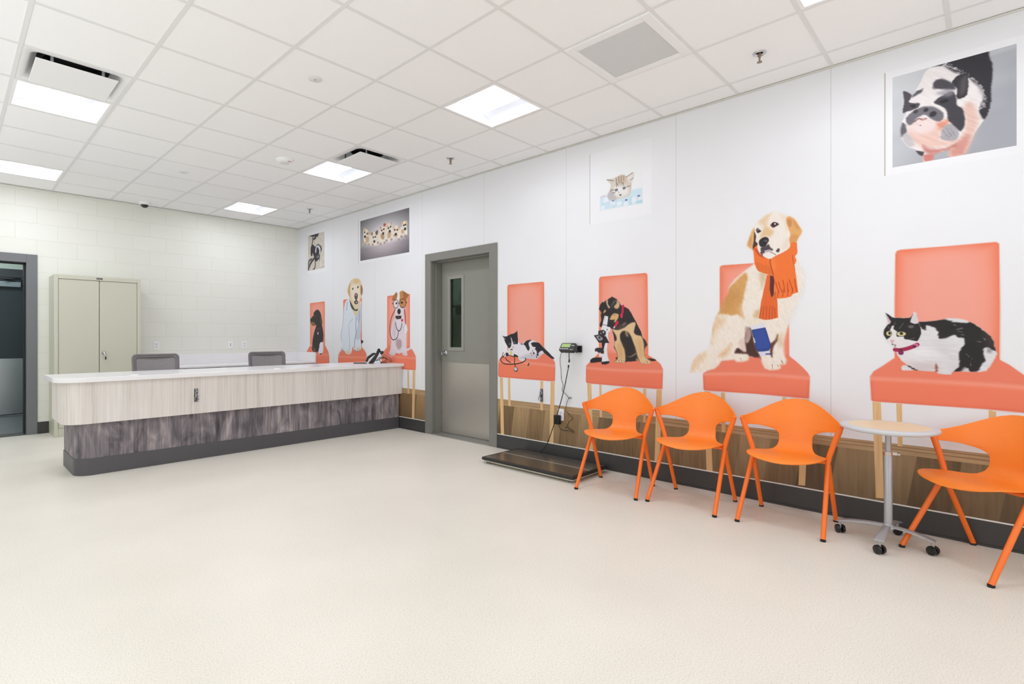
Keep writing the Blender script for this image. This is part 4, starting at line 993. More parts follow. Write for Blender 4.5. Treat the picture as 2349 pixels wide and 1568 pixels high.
# head
hd_ = G1('1258,420 1272,350 1330,280 1400,228 1480,168 1570,133 1660,122 1760,148 1842,195 1890,300 1892,420 1890,650 1890,740 1830,812 1740,862 1650,905 1540,968 1420,932 1395,900 1350,850 1312,760 1290,650 1268,520')
p.fur(.0008, 70, 160, 6)
p.inn(hd_, (240, 230, 222), .006)
p.inn(G1('1330,290 1480,170 1560,140 1500,280 1470,420 1400,520 1370,560 1420,400'), (228, 196, 156), .02, op=.8)
p.inn(G1('1380,540 1470,400 1560,440 1600,480 1540,570 1460,560 1390,590'), (224, 180, 124), .015, op=.75)
p.inn(G1('1740,180 1860,240 1880,450 1830,420 1790,280'), (234, 210, 184), .02, op=.8)
p.inn(G1('1780,650 1880,600 1890,740 1820,800 1760,760'), (232, 214, 200), .02, op=.7)
p.inn(G1('1250,408 1200,480 1170,560 1133,660 1120,722 1150,765 1200,795 1232,830 1238,690 1262,570 1268,470'), (224, 176, 120), .004)
p.inn(G1('1180,560 1150,700 1190,740 1210,600'), (204, 146, 88), .012, op=.7)
p.inn(G1('1255,480 1287,560 1277,650 1312,690 1300,740 1245,805 1228,750 1245,640 1250,560'), (70, 50, 42), .004)
p.inn(G1('1832,230 1890,198 1960,228 2030,312 2080,398 2120,462 2092,540 2042,600 2010,680 1960,700 1910,690 1888,640 1902,540 1880,440 1848,360 1832,290'), (226, 170, 108), .004)
p.inn(G1('1845,270 1910,250 1930,340 1890,400 1850,330'), (200, 132, 76), .01, op=.8); p.inn(G1('1960,260 2050,370 2090,450 2020,420 1970,340'), (206, 140, 84), .01, op=.7); p.inn(G1('1900,560 2040,540 2010,680 1910,690'), (212, 146, 84), .012, op=.7)
p.fur(0)
p.inn(G1('1545,360 1590,310 1640,308 1700,345 1655,380 1600,408 1565,392'), (96, 62, 60)); p.inn(G1('1575,345 1600,318 1650,320 1680,345 1640,370 1600,385'), (40, 28, 30)); p.dot(G1('1628,340')[0], .006, (236, 236, 240), .002)
p.inn(G1('1290,440 1318,415 1352,445 1380,468 1350,492 1318,505 1294,470'), (60, 42, 44)); p.dot(G1('1322,445')[0], .004, (200, 196, 200))
p.inn(G1('1338,680 1350,630 1400,590 1460,573 1510,600 1516,650 1482,700 1462,740 1410,757 1358,737'), (48, 44, 48), .003); p.inn(G1('1430,640 1480,625 1490,660 1440,670'), (120, 112, 118), .005, op=.7); p.dot(G1('1445,672')[0], .007, (20, 18, 20))
p.inn(G1('1370,770 1410,755 1460,742 1510,702 1545,760 1592,800 1545,832 1462,838 1420,872 1380,850'), (74, 66, 74), .006)
p.inn(G1('1440,820 1540,800 1560,830 1460,850'), (196, 180, 190), .005); p.inn(G1('1645,822 1690,776 1712,800 1702,838 1668,848'), (80, 64, 66), .004)
p.line(G1('1370,850 1400,895 1415,930'), .008, (70, 54, 56), clip=True); p.line(G1('1550,850 1600,870 1640,895'), .005, (110, 84, 84), clip=True)
p.inn(G1('1420,890 1540,860 1620,900 1540,965 1420,930'), (240, 232, 230), .008)
dg = p.build('printed_dog', r, .0011)
OR, ORD = (240, 118, 52), (206, 84, 36)
sc1 = G1('1240,812 1252,768 1300,735 1320,800 1352,862 1412,918 1530,968 1640,912 1740,866 1850,805 1900,745 1910,682 2012,672 2026,760 2026,860 1990,922 2012,990 1990,1050 1962,1082 1900,1150 1700,1240 1600,1262 1500,1246 1350,1196 1290,1130 1256,1020 1250,920')
sc2 = G1('1545,972 1640,932 1950,902 1962,1000 1990,1150 2010,1300 2042,1555') + G2('1572,60 1500,85 1475,120 1400,140 1300,148 1215,130 1245,80') + G1('1612,1480 1622,1350 1592,1200 1560,1080')
sc3 = G1('1485,1250 1600,1262 1622,1350 1612,1480') + G2('1245,80 1285,150 1290,300 1296,412 1200,436 1100,442 1030,420 1045,320 1060,200 1090,60')
q = Print(*box_of(sc1, sc2, sc3), .0028).fur(.0008, 90, 120, 5)
q.fill(sc3, (228, 104, 46), .003, sm=False); q.inn(G1('1540,1262 1600,1270 1625,1380 1612,1490') + G2('1240,90 1260,140 1200,120 1180,20'), (88, 40, 34), .006, sm=False)
q.fill(sc1, OR, .003); q.inn(G1('1250,780 1320,800 1352,862 1412,918 1440,960 1330,900'), (206, 82, 48), .006)
q.inn(G1('1270,1010 1400,1060 1540,1110 1600,1262 1350,1196 1290,1130'), (228, 110, 48), .010)
q.fill(sc2, OR, .003, sm=False); q.inn(G1('1545,972 1600,960 1640,1100 1600,1200'), (246, 138, 70), .02, op=.7)
q.fur(0)
q.line(G1('1540,970 1545,1060 1600,1250'), .006, (168, 62, 34), clip=True)
q.line(G1('1940,900 1955,1010 1990,1160'), .004, (190, 70, 30), clip=True)
for a in ('1640,1380 1660,1460 1700,1566', '1770,1350 1790,1450 1800,1566', '1880,1340 1920,1450 1950,1550', '1850,1400 1860,1560', '1980,1330 2000,1460 2020,1560', '1690,1380 1720,1480 1760,1566'): q.line(G1(a), .005, (176, 66, 26), clip=True)
for a in ('1300,40 1285,130', '1370,20 1360,120', '1440,20 1430,110', '1500,0 1490,80', '1260,60 1250,130', '1100,260 1085,420', '1140,250 1130,435', '1180,260 1175,435', '1220,250 1215,425', '1250,280 1255,420', '1065,270 1045,410'): q.line(G2(a), .005, (184, 74, 30), clip=True)
q.build('scarf', dg, .0013)
q = Print(*box_of(G2('900,470 1220,970')), .0028)
q.fill(G2('912,532 1000,505 1112,480 1122,548 930,582'), (222, 222, 236), sm=False); q.fill(G2('1022,882 1168,862 1188,922 1062,952 1040,920'), (216, 216, 232), sm=False)
q.fill(G2('930,580 1120,546 1152,640 1197,790 1192,820 1170,866 1100,878 1015,882 985,830 960,700'), (52, 78, 158), .003, sm=False, edge=(.02, (40, 58, 128)))
q.fill(G2('955,694 968,694 985,758 972,760'), (226, 226, 236), sm=False); q.line(G2('1015,850 1100,850 1172,830'), .004, (36, 54, 124)); q.line(G2('1130,915 1205,912'), .009, (48, 58, 130))
q.build('bandage', dg, .0013)

# ---- black and white cat
r = figure('printed coral chair with a fat black and white cat in red collar', .15)
printed_chair(r, CH('190,110 198,92 220,84 500,62 785,38 803,48 808,400 806,740 800,745 186,725 186,400'), CH('40,832 62,800 120,765 186,720 806,732 860,760 949,822 1050,885 1112,925 1122,960 1120,1058 1105,1060 700,1022 300,995 60,978 48,970'), CH('30,838 200,846 400,856 600,868 800,880 1130,910'),
    [CH('55,980 105,982 123,1550 75,1546'), CH('195,990 230,992 232,1245 204,1242'), CH('740,1028 785,1030 783,1296 745,1294'), CH('1058,1050 1112,1054 1092,1650 1042,1644')])
cb = CAT('760,300 880,286 1050,276 1200,250 1290,233 1450,238 1580,258 1690,296 1760,330 1850,388 1960,478 2060,560 2112,640 2126,740 2152,810 2167,872 2122,970 2050,1082 1980,1172 1880,1192 1700,1192 1500,1184 1365,1195 1348,1238 1200,1238 1100,1224 1090,1185 1000,1188 880,1178 700,1164 580,1168 470,1168 442,1122 475,1080 550,1068 450,985 390,902 350,812 330,775 310,742 268,702 200,662 178,602 138,550 128,480 150,418 198,350 192,312 215,290 186,215 162,132 230,168 300,218 400,222 520,228 612,212 660,150 692,118 728,140 742,230')
p = Print(*box_of(cb), .003).fur(.002, 10, 130, 6)
p.fill(cb, (222, 220, 224), .005, sm=False)
K = (38, 34, 36)
p.inn(CAT('560,1000 800,960 1060,1040 1100,1180 880,1178 700,1164'), (206, 194, 196), .04, op=.9); p.inn(CAT('1090,600 1280,800 1450,1000 1480,1180 1350,1190 1330,980'), (204, 202, 210), .06, op=.7)
p.inn(CAT('500,830 800,750 1050,900 800,1000 520,920'), (232, 230, 234), .05)
p.fur(.0035, -25, 120, 6)
p.inn(CAT('760,296 900,284 1050,274 1200,252 1265,260 1350,288 1620,322 1692,292 1760,338 1852,392 1962,478 2062,558 2114,640 2128,740 2148,805 2092,792 1992,762 1940,785 1920,862 1962,982 1902,1050 1870,1132 1800,1194 1700,1194 1640,1130 1560,1165 1400,1194 1480,1100 1500,990 1480,900 1500,800 1592,700 1582,640 1560,592 1480,582 1400,532 1250,592 1130,592 1110,470 1050,400 900,352 892,430 840,432 780,350'), K, .006)
p.inn(CAT('1560,1170 1600,1120 1650,1180'), (206, 200, 206), .01); p.inn(CAT('1940,500 2050,560 2110,650 2120,740 2020,740 1980,640'), (72, 62, 58), .03, op=.7)
for a in ('1450,430 1540,410', '1480,470 1560,480', '1620,880 1720,960', '1400,350 1470,380', '1690,1000 1700,1080', '1520,520 1590,540', '1800,640 1880,660', '1900,560 1960,620'): p.line(CAT(a), .003, (150, 146, 150), clip=True, op=.6)
p.inn(CAT('1060,1060 1090,1050 1110,1140 1090,1185 1060,1180'), (150, 96, 78), .006); p.inn(CAT('2000,780 2050,790 2060,850 2000,840'), (120, 112, 116), .01, op=.6)
p.inn(CAT('550,1075 640,1110 740,1160 680,1166 600,1110'), (60, 52, 52), .004)
# head
p.fur(.0010, 60, 150, 6)
hp = CAT('162,132 230,168 300,218 400,222 520,228 612,212 660,150 692,118 728,140 742,230 762,310 802,430 802,520 770,602 740,662 700,692 560,742 430,775 330,775 310,742 268,702 200,662 178,602 138,550 128,480 150,418 198,350 192,312 215,290 186,215')
p.inn(hp, (228, 224, 226), .004, sm=False)
p.inn(CAT('162,132 230,168 300,218 400,222 520,228 612,212 660,150 622,290 700,330 762,312 802,430 802,520 762,610 720,642 620,622 510,602 490,552 368,558 382,480 312,420 322,370 282,370 270,402 240,470 262,540 222,592 180,608 138,550 128,480 150,418 198,350 255,300'), K, .003)
p.inn(CAT('612,300 650,205 690,122 726,142 742,232 752,325 680,312'), (214, 206, 212), .004); p.inn(CAT('178,165 240,258 262,292 202,312'), (206, 178, 182), .004)
p.inn(CAT('580,370 640,360 680,380 640,405 590,400'), (150, 140, 144), .008, op=.7)
p.fur(0)
for a, rr, hh in (('228,505', .014, .015), ('452,512', .023, .014)):
    c_ = CAT(a)[0]; p.dot(c_, rr * 1.15, (24, 22, 24), .002, ry=hh * 1.2); p.dot(c_, rr, (212, 206, 150), .002, ry=hh)
p.dot(CAT('240,500')[0], .007, (30, 28, 26), .002, ry=.009); p.dot(CAT('452,505')[0], .009, (30, 28, 26), .002, ry=.009)
p.inn(CAT('250,625 320,625 310,655 285,665 262,650'), (214, 170, 172), .004); p.line(CAT('285,665 290,700 275,710'), .003, (120, 90, 94), clip=True); p.line(CAT('285,705 350,715 330,745'), .004, (90, 74, 78), clip=True)
for a in ('300,380 350,310', '410,420 490,320', '240,420 190,350', '600,610 700,580'): p.line(CAT(a), .002, (170, 168, 172), clip=True, op=.7)
kb = p.build('printed_cat', r, .0011)
q = Print(*box_of(CAT('320,660 760,890')), .0028)
q.line(CAT('340,795 430,802 560,775 660,740 735,705'), .024, (164, 34, 78), sm=True); q.dot(CAT('712,720')[0], .012, (206, 110, 160)); q.dot(CAT('690,738')[0], .008, (70, 30, 50)); q.dot(CAT('445,852')[0], .014, (120, 40, 96)); q.dot(CAT('440,800')[0], .010, (110, 36, 60))
q.build('collar', kb, .0013)

# ---- terrier with glasses
r = figure('printed coral chair with a brown and white terrier in round glasses', 5.7)
printed_chair(r, D('1383,385 1395,372 1735,338 1744,348 1744,1200 1380,1200'), D('1292,1325 1310,1280 1345,1235 1382,1188 1744,1195 1790,1240 1822,1300 1840,1345 1840,1420') + D7('1808,488 1795,490 1560,470 1252,430'), D('1285,1326 1400,1335 1600,1348 1845,1366'),
    [D7('1760,488 1803,490 1785,1292 1745,1290'), D7('1672,486 1697,487 1700,872 1676,870')])
bd = D('1545,330 1590,300 1628,285 1695,325 1728,360 1702,405 1690,470 1680,540 1640,600 1642,660 1652,760 1692,830 1712,910 1692,960 1690,1100 1694,1215 1750,1195 1764,1222 1695,1258 1700,1290 1712,1312 1680,1333 1630,1314 1620,1275 1570,1294 1520,1280 1502,1322 1450,1328 1412,1292 1430,1240 1450,1100 1440,950 1462,800 1508,665 1508,600 1488,520 1486,450 1455,442 1470,380 1528,308')
p = Print(*box_of(bd), .003).fur(.0012, 80)
p.fill(bd, (226, 214, 220), .004, sm=False)
p.inn(D('1480,760 1520,720 1520,1000 1470,1000'), (206, 190, 204), .03, op=.7); p.inn(D('1525,1080 1570,1060 1612,1090 1612,1180 1570,1230 1530,1180'), (176, 140, 150), .02, op=.75); p.inn(D('1690,840 1650,900 1660,960 1690,960'), (236, 230, 236), .01); p.line(D('1640,860 1650,950'), .006, (180, 160, 176), clip=True)
p.inn(D('1528,306 1468,380 1455,445 1484,458 1522,430 1548,360'), (170, 112, 66), .004)
p.inn(D('1578,322 1628,285 1695,325 1728,360 1702,405 1690,470 1672,545 1622,562 1590,522 1572,420'), (196, 136, 76), .004); p.inn(D('1640,300 1728,360 1700,405 1660,420 1640,380'), (150, 98, 58), .010, op=.8)
p.inn(D('1548,345 1578,322 1578,430 1548,430'), (236, 230, 232), .006)
p.dot(D('1531,490')[0], .020, (40, 40, 48), .003, ry=.014); p.dot(D('1618,478')[0], .024, (54, 38, 30), .003, ry=.016); p.inn(D('1545,605 1570,574 1596,602 1592,650 1570,666 1550,646'), (38, 34, 38)); p.line(D('1555,690 1585,692'), .006, (110, 80, 84), clip=True)
for a in ('1445,1280 1450,1315', '1475,1280 1480,1318', '1650,1280 1655,1318', '1680,1280 1688,1318'): p.line(D(a), .005, (150, 120, 130), clip=True)
dg = p.build('printed_dog', r, .0011)
q = Print(*box_of(D('1400,400 1720,1100')), .0028)
def ring(fr_, cx, cy, rx, ry, w_, col): q.line(fr_(' '.join('%g,%g' % (cx + rx * math.cos(2 * PI * k / 20), cy + ry * math.sin(2 * PI * k / 20)) for k in range(21))), w_, col, sm=False)
ring(D, 1520, 500, 42, 68, .009, (62, 44, 60)); ring(D, 1632, 490, 52, 72, .010, (62, 42, 46)); q.line(D('1558,488 1585,485'), .009, (50, 40, 50)); q.line(D('1465,488 1480,500'), .012, (50, 40, 50)); q.line(D('1685,480 1695,478'), .014, (40, 34, 40))
q.build('glasses', dg, .0013)
q = Print(*box_of(D('1400,560 1720,1100')), .0028)
for a in ('1512,585 1450,720 1425,860 1430,980 1460,1060 1500,1072 1545,1030 1562,940', '1515,800 1530,880 1565,932 1600,900 1620,810', '1660,590 1672,700 1674,815'): q.line(D(a), .0125, (46, 44, 52))
q.build('stethoscope', dg, .0013)
q = Print(*box_of(D('1500,670 1660,800')), .0028)
q.fill(D('1515,690 1612,688 1606,736 1540,746 1515,720'), (46, 42, 46), sm=False); q.dot(D('1562,715')[0], .007, (150, 146, 150)); q.dot(D('1622,762')[0], .024, (206, 66, 84), ry=.020)
q.build('collar', dg, .0013)

# ---- labrador in a white coat
r = figure('printed coral chair with a yellow labrador in a white coat', 6.85)
printed_chair(r, D('680,440 700,430 940,404 970,402 976,412 976,1200 680,1200'), D('598,1335 615,1285 650,1235 690,1195 976,1190 1020,1240 1048,1290 1056,1340 1056,1555 598,1540'), D('590,1338 800,1345 1065,1352'), [])
ho = D('890,90 942,108 972,180 990,250 988,322 972,382 958,420 942,470 932,560 922,640 885,705 840,650 800,545 775,445 778,390 748,312 752,250 788,150 838,100')
co = D('735,440 776,430 800,540 850,650 885,700 930,600 948,480 968,458 974,600 967,900 957,1010 962,1100 968,1190 952,1242 900,1258 850,1232 832,1180 802,1292 740,1303 708,1272 650,1222 660,1150 640,1050 638,960 668,850 680,650 700,520')
p = Print(*box_of(ho, co, D('1002,1100')), .003).fur(.0008, 80)
p.fill(ho, (226, 206, 172), .004)
p.inn(D('785,165 750,290 760,342 786,394 792,300'), (206, 172, 118), .005); p.inn(D('962,195 992,260 988,335 968,360 955,300'), (160, 112, 74), .006)
p.inn(D('800,240 880,170 945,240 940,420 880,470 820,420'), (236, 226, 208), .03, op=.9); p.inn(D('850,110 930,110 920,170 860,180'), (222, 184, 132), .03, op=.7)
p.inn(D('782,438 842,548 872,590 906,578 912,602 870,612 818,572 778,482'), (58, 72, 58), .004)
p.inn(D('858,365 882,325 912,350 908,400 892,440 870,425'), (92, 64, 60), .004); p.inn(D('870,345 900,345 900,375 870,372'), (190, 140, 134), .008, op=.8)
p.inn(D('856,460 890,440 918,464 906,496 880,503 860,490'), (52, 46, 48), .004); p.inn(D('875,468 905,462 900,480 878,484'), (206, 180, 180), .004)
p.dot(D('832,258')[0], .017, (44, 36, 34), .003, ry=.017); p.dot(D('914,232')[0], .018, (44, 36, 34), .003, ry=.018)
dg = p.build('printed_dog', r, .0011)
q = Print(*box_of(D('962,1072 1002,1100 976,1134 960,1124')), .003); q.fill(D('962,1072 1002,1100 976,1134 960,1124'), (52, 52, 48)); q.build('tail', dg, .0010)
p = Print(*box_of(co), .003)
p.fill(co, (222, 228, 238), .003); p.inn(D('880,700 932,600 972,500 968,900 956,1050 880,1065 882,960 920,800'), (196, 206, 222), .006)
for a, w_ in (('884,720 880,860 884,960 862,1100 858,1200', .014), ('930,610 938,700 925,800', .010), ('745,470 735,600', .012), ('770,820 772,1000 785,1100 780,1240', .007), ('690,600 670,850 645,980 650,1100', .007), ('780,800 830,740', .006), ('652,1215 712,1272 745,1300', .010), ('835,1225 900,1255 955,1238', .012)): p.line(D(a), w_, (96, 108, 136), .006, clip=True, op=.75)
p.inn(D('715,1255 760,1228 802,1262 792,1298 740,1304 712,1284'), (226, 214, 196), .004); p.inn(D('880,1200 932,1190 956,1230 900,1252'), (226, 214, 196), .004)
for a in ('745,1270 750,1300', '770,1265 775,1298', '905,1215 912,1250', '930,1210 938,1242'): p.line(D(a), .005, (96, 84, 76), clip=True)
p.build('white_coat', dg, .0013)

# ---- black dachshund
r = figure('printed coral chair with a small black dog with bandaged paw', 7.95)
printed_chair(r, D('148,498 156,488 376,460 384,470 386,1165 150,1155'), D('95,1262 120,1215 150,1165 386,1155 430,1240 448,1290 455,1335 456,1480 95,1480'), D('85,1300 270,1305 460,1310'), [])
bo = D('255,593 292,605 322,660 337,740 347,800 340,835 356,930 363,1000 352,1110 300,1140 290,1250 215,1268 178,1222 184,1180 190,1080 213,960 240,870 246,832 205,852 175,830 152,762 160,735 204,680 208,640')
p = Print(*box_of(bo, D('320,1310')), .003).fur(.001, 80)
p.fill(bo, (50, 46, 42), .004); p.inn(D('312,670 337,740 347,800 330,835 310,780'), (96, 74, 52), .012, op=.8); p.inn(D('170,790 220,800 225,830 190,845'), (140, 108, 72), .006); p.inn(D('200,1200 230,1210 235,1262 210,1262'), (110, 92, 66), .008)
p.inn(D('185,1180 215,1190 210,1230 182,1225'), (70, 62, 50), .008)
p.dot(D('236,700')[0], .014, (116, 100, 90), .004); p.dot(D('238,702')[0], .008, (30, 26, 26), .002); p.line(D('250,880 285,905 320,880'), .010, (110, 60, 90), clip=True); p.dot(D('275,970')[0], .024, (206, 150, 196), .003)
dg = p.build('printed_dog', r, .0011)
q = Print(*box_of(D('280,1110 365,1315')), .003); q.fill(D('312,1120 356,1120 357,1260 322,1308 284,1272 300,1180'), (230, 228, 236)); q.fill(D('300,1295 322,1290 345,1292 322,1312'), (60, 50, 48)); q.build('bandage', dg, .0013)

# ------------------------------------------------------------------ the four printed pictures near the ceiling
MATW = M('picture_mat_white', (234, 234, 238), .5, var=.008)
EDGE = M('picture_edge_shadow', (188, 182, 170), .6, var=.03)
PI4 = 'pictures printed high on the mural wall'
def picture(label, y0, y1, z0, z1, my0, my1, mz0=2.29, mz1=2.945, edge=.006):
    LAYERS.clear()
    t = thing('wall_picture', label, 'picture', (XW, (y0 + y1) / 2, 2.3), 0, PI4)
    MB().box(XW - .0004, XW, my0, my1, mz0, mz1).build('mat', MATW, t)
    MB().box(XW - .0006, XW - .0001, my1 - edge, my1 + .001, mz0, mz1).build('edge_shadow_line', EDGE, t)  # beige strip coloured as the shadow along the mat edge
    return t, Print(y0, y1, z0, z1, .003)
rect = lambda a, b, c_, d_: [(a, c_), (b, c_), (b, d_), (a, d_)]
def grad(p, fn):
    p.col[:] = fn(p.Y, p.Z); p.a[:] = 1
def mixc(t, a, b): t = np.clip(t, 0, 1)[..., None]; return np.array(a, float) * (1 - t) + np.array(b, float) * t

PGF = Fr(2020, 90, 4.9)
t, p = picture('large picture of a black and white pot bellied pig', -.097, .466, 2.314, 2.893, -.15, .509, 2.268, 2.935)
grad(p, lambda Y, Z: mixc((Y - .1) / .4 * .5 + (Z - 2.45) / .6 * .5 + .2 * vnoise(Y * 6, Z * 14), (166, 168, 176), (216, 218, 222)))
p.inn(PGF('1528,48 1528,95 1240,185 1180,150'), (190, 192, 198), .01, sm=False)
pig = PGF('600,290 1150,140 1222,200 1262,320 1243,560 1243,700 1192,830 1152,920 1062,1050 1002,1180 935,1290 850,1330 780,1320 782,1230 700,1262 592,1292 582,1362 530,1380 480,1372 468,1292 418,1272 398,1242 300,1202 240,1122 224,1042 238,930 288,832 244,822 258,700 254,588 350,630 400,560 450,480 500,370 560,320')
p.fur(.002, 40, 140, 7)
p.fill(pig, (234, 228, 228), .004)
K = (48, 46, 52)
p.inn(PGF('1000,700 1060,760 1100,900 1060,1050 1000,1180 935,1300 780,1320 782,1230 860,1150 930,1050 950,900 920,780'), (226, 190, 178), .02); p.inn(PGF('820,1180 960,1080 1000,1120 930,1290 790,1310 790,1220'), (212, 150, 140), .02)
p.inn(PGF('330,980 450,900 560,910 640,930 760,905 745,960 690,1040 690,1130 840,1130 780,1190 560,1220 400,1190 310,1060'), (232, 196, 184), .02); p.inn(PGF('340,970 450,905 600,915 640,960 560,1040 420,1060 340,1020'), (236, 216, 214), .02)
p.inn(PGF('640,940 770,905 750,960 690,1010 650,1000'), (222, 138, 112), .015, op=.8)
p.inn(PGF('470,1190 560,1230 700,1230 850,1180 780,1230 690,1262 590,1292 500,1270'), (196, 118, 108), .012, op=.85); p.inn(PGF('480,1300 590,1290 582,1362 500,1372'), (206, 128, 120), .008); p.inn(PGF('405,1255 490,1265 470,1310 430,1295'), (70, 62, 66), .006)
p.inn(PGF('590,300 1150,140 1222,200 1262,320 1243,560 1243,700 1182,885 1130,862 1110,780 1150,650 1100,540 1000,450 980,380 870,390 760,340 700,300'), K, .006)
p.inn(PGF('800,492 870,410 985,368 988,440 972,620 880,672 848,640 862,560'), (52, 48, 54), .004); p.inn(PGF('900,480 965,410 960,560 900,620'), (110, 104, 108), .02, op=.6)
p.inn(PGF('590,552 610,470 690,445 800,492 842,560 700,562'), (70, 66, 74), .008)
p.inn(PGF('600,712 680,640 800,588 850,640 862,740 920,780 947,880 940,980 900,1030 840,990 760,900 740,800 680,750'), (62, 58, 66), .006); p.inn(PGF('640,600 760,560 820,600 780,640 700,640'), (150, 146, 154), .015, op=.7)
p.inn(PGF('254,588 350,630 320,710 440,722 400,780 300,812 248,824 265,700'), (74, 68, 76), .005); p.inn(PGF('350,655 400,590 475,558 450,602'), (84, 80, 88), .008)
p.inn(PGF('440,772 520,750 620,768 705,830 695,900 640,925 560,890 500,850 420,880 340,965 295,950 288,890 350,820'), (112, 108, 116), .006)
p.inn(PGF('240,945 280,960 292,1040 240,1095 224,1042'), (96, 94, 102), .008); p.inn(PGF('245,1100 300,1060 390,1180 300,1200'), (200, 194, 198), .01)
p.inn(PGF('690,1005 780,955 880,1040 842,1132 690,1122'), (172, 168, 174), .006)
for path, (dx, dy) in (('690,295 760,340 870,390', (60, -45)), ('985,450 1060,520 1110,590 1140,680 1120,780', (55, -10))):
    for (y_, z_) in catmull(PGF(path), 9): p.line([(y_, z_), (y_ - dx / 4900 * 1.7 * (.6 + .6 * random.random()), z_ + dy / -4900 * 1.7 * (.3 + random.random()))], .004, (214, 208, 212), .003, clip=True, op=.8)
p.fur(0)
for a in ('700,1030 760,1100', '740,1000 800,1090', '780,1000 840,1080', '720,1090 790,1050', '760,1110 830,1040'): p.line(PGF(a), .0025, (110, 106, 112), clip=True, op=.5)
p.dot(PGF('510,795')[0], .012, (46, 42, 48), .004); p.dot(PGF('590,840')[0], .017, (46, 42, 48), .004); p.dot(PGF('395,812')[0], .012, (60, 56, 62), .005); p.inn(PGF('660,700 740,670 760,700 690,720'), (30, 28, 32), .005); p.inn(PGF('330,750 390,735 380,770'), (30, 28, 32), .005)
p.line(PGF('385,925 430,892 470,905 515,890'), .006, (110, 60, 66), clip=True); p.inn(PGF('450,890 500,890 480,915'), (206, 150, 152), .004); p.dot(PGF('447,968')[0], .003, (90, 70, 74))
p.build('photo', t, .0008)

KPF = Fr(1340, 340, 8.7125)
t, p = picture('small pale picture of a tabby kitten on a light blue blanket', 2.213, 2.645, 2.39, 2.84, 2.13, 2.757, 2.284, 2.946, .005)
grad(p, lambda Y, Z: mixc((Z - 2.35) / .5, (234, 236, 238), (239, 240, 242)))
p.inn(KPF('318,975 450,930 700,900 900,865 1000,820 1165,790 1165,1085 318,1240'), (206, 226, 238), .012, sm=False)
for a, rr in (('700,1090', .024), ('990,1030', .028), ('440,1040', .03), ('560,1100', .028), ('370,1190', .02), ('1120,1020', .02), ('830,1110', .02)): p.dot(KPF(a)[0], rr, (232, 236, 244), .010, clip=True)
p.line(KPF('930,1000 930,1110'), .02, (176, 214, 226), .01, clip=True, op=.7); p.line(KPF('640,1060 780,1050 760,1130'), .012, (186, 218, 230), .01, clip=True, op=.7); p.inn(KPF('1050,1060 1165,1020 1165,1085 1050,1100'), (170, 208, 224), .01, op=.8); p.line(KPF('380,1120 480,1090 600,1170'), .012, (186, 214, 228), .01, clip=True, op=.7)
for a in ('580,1048', '842,1032', '1092,950'): p.dot(KPF(a)[0], .013, (92, 96, 160), .004, ry=.007, clip=True)
p.inn(KPF('325,975 400,940 440,950 340,990'), (232, 196, 214), .006)
p.fur(.0012, 60, 150, 6)
p.inn(KPF('445,630 520,610 590,598 650,570 760,528 845,560 985,478 990,600 952,700 942,830 902,940 800,985 640,1025 520,1038 470,965 510,840 530,740 500,680'), (214, 204, 192), .006)
p.inn(KPF('470,940 520,850 600,880 640,1020 520,1035'), (186, 184, 190), .015, op=.8); p.inn(KPF('600,780 720,760 860,780 880,900 740,970 620,930'), (232, 228, 226), .02); p.inn(KPF('640,600 760,535 840,570 830,680 660,700'), (206, 186, 160), .015, op=.9); p.inn(KPF('860,580 970,500 980,590 930,680'), (230, 222, 220), .010)
p.fur(0)
for a in ('640,600 650,770', '690,560 700,700', '795,540 790,640', '740,545 742,680', '650,700 685,745', '735,720 780,680 785,740', '840,575 970,490', '455,630 590,650', '540,830 600,830', '850,770 930,745', '920,640 975,590', '560,900 620,880', '530,870 545,830'): p.line(KPF(a), .0055, (98, 86, 80), .003, clip=True, op=.85)
for a in ('645,832', '800,795'): p.dot(KPF(a)[0], .015, (74, 72, 82), .003, ry=.012, clip=True); p.dot(KPF(a)[0], .006, (150, 164, 180), .003, clip=True)
p.inn(KPF('700,925 750,920 725,950'), (80, 70, 72), .003); p.line(KPF('680,860 700,890'), .003, (110, 96, 90), clip=True)
p.build('photo', t, .0008)

PF = Fr(690, 465, 9.035)
t, p = picture('wide grey picture of six cream puppies in a row', 5.545, 6.720, 2.335, 2.918, 5.49, 6.776, 2.291, 2.955, .008)
def pup_bg(Y, Z):
    d = np.sqrt(((Y - 6.12) / .75) ** 2 + ((Z - 2.62) / .38) ** 2)
    c_ = mixc((d - .35) / .75, (222, 218, 222), (104, 102, 108)); fl = np.clip((2.54 - Z) / .04, 0, 1)[..., None]
    return c_ * (1 - fl) + (c_ * np.array([.90, .86, .87])) * fl
grad(p, pup_bg)
p.line([(6.472, 2.34), (6.472, 2.91)], .004, (180, 176, 180), clip=True, op=.4)
CR = (236, 226, 214)
def pup(body, head, ears, eyes, nose, tint=(206, 172, 138)):
    p.fur(.004, 80, 60, 4); p.inn(PF(body), CR, .012); p.inn(PF(head), (242, 226, 206), .010)
    for e_ in ears: p.inn(PF(e_), tint, .010)
    p.fur(0)
    for e_ in eyes: p.dot(PF(e_)[0], .018, (60, 44, 38), .005, ry=.013, clip=True)
    p.dot(PF(nose)[0], .026, (36, 32, 34), .005, ry=.019, clip=True)
pup('1270,880 1310,800 1300,680 1420,640 1440,760 1420,880 1380,860 1340,820', '1310,520 1380,560 1430,640 1400,720 1320,730 1300,640', ['1305,520 1345,540 1320,590', '1390,600 1440,630 1400,670', '1340,720 1410,700 1410,820 1360,820', '1262,880 1330,800 1340,840 1290,880'], ['1325,612', '1378,640'], '1330,700')
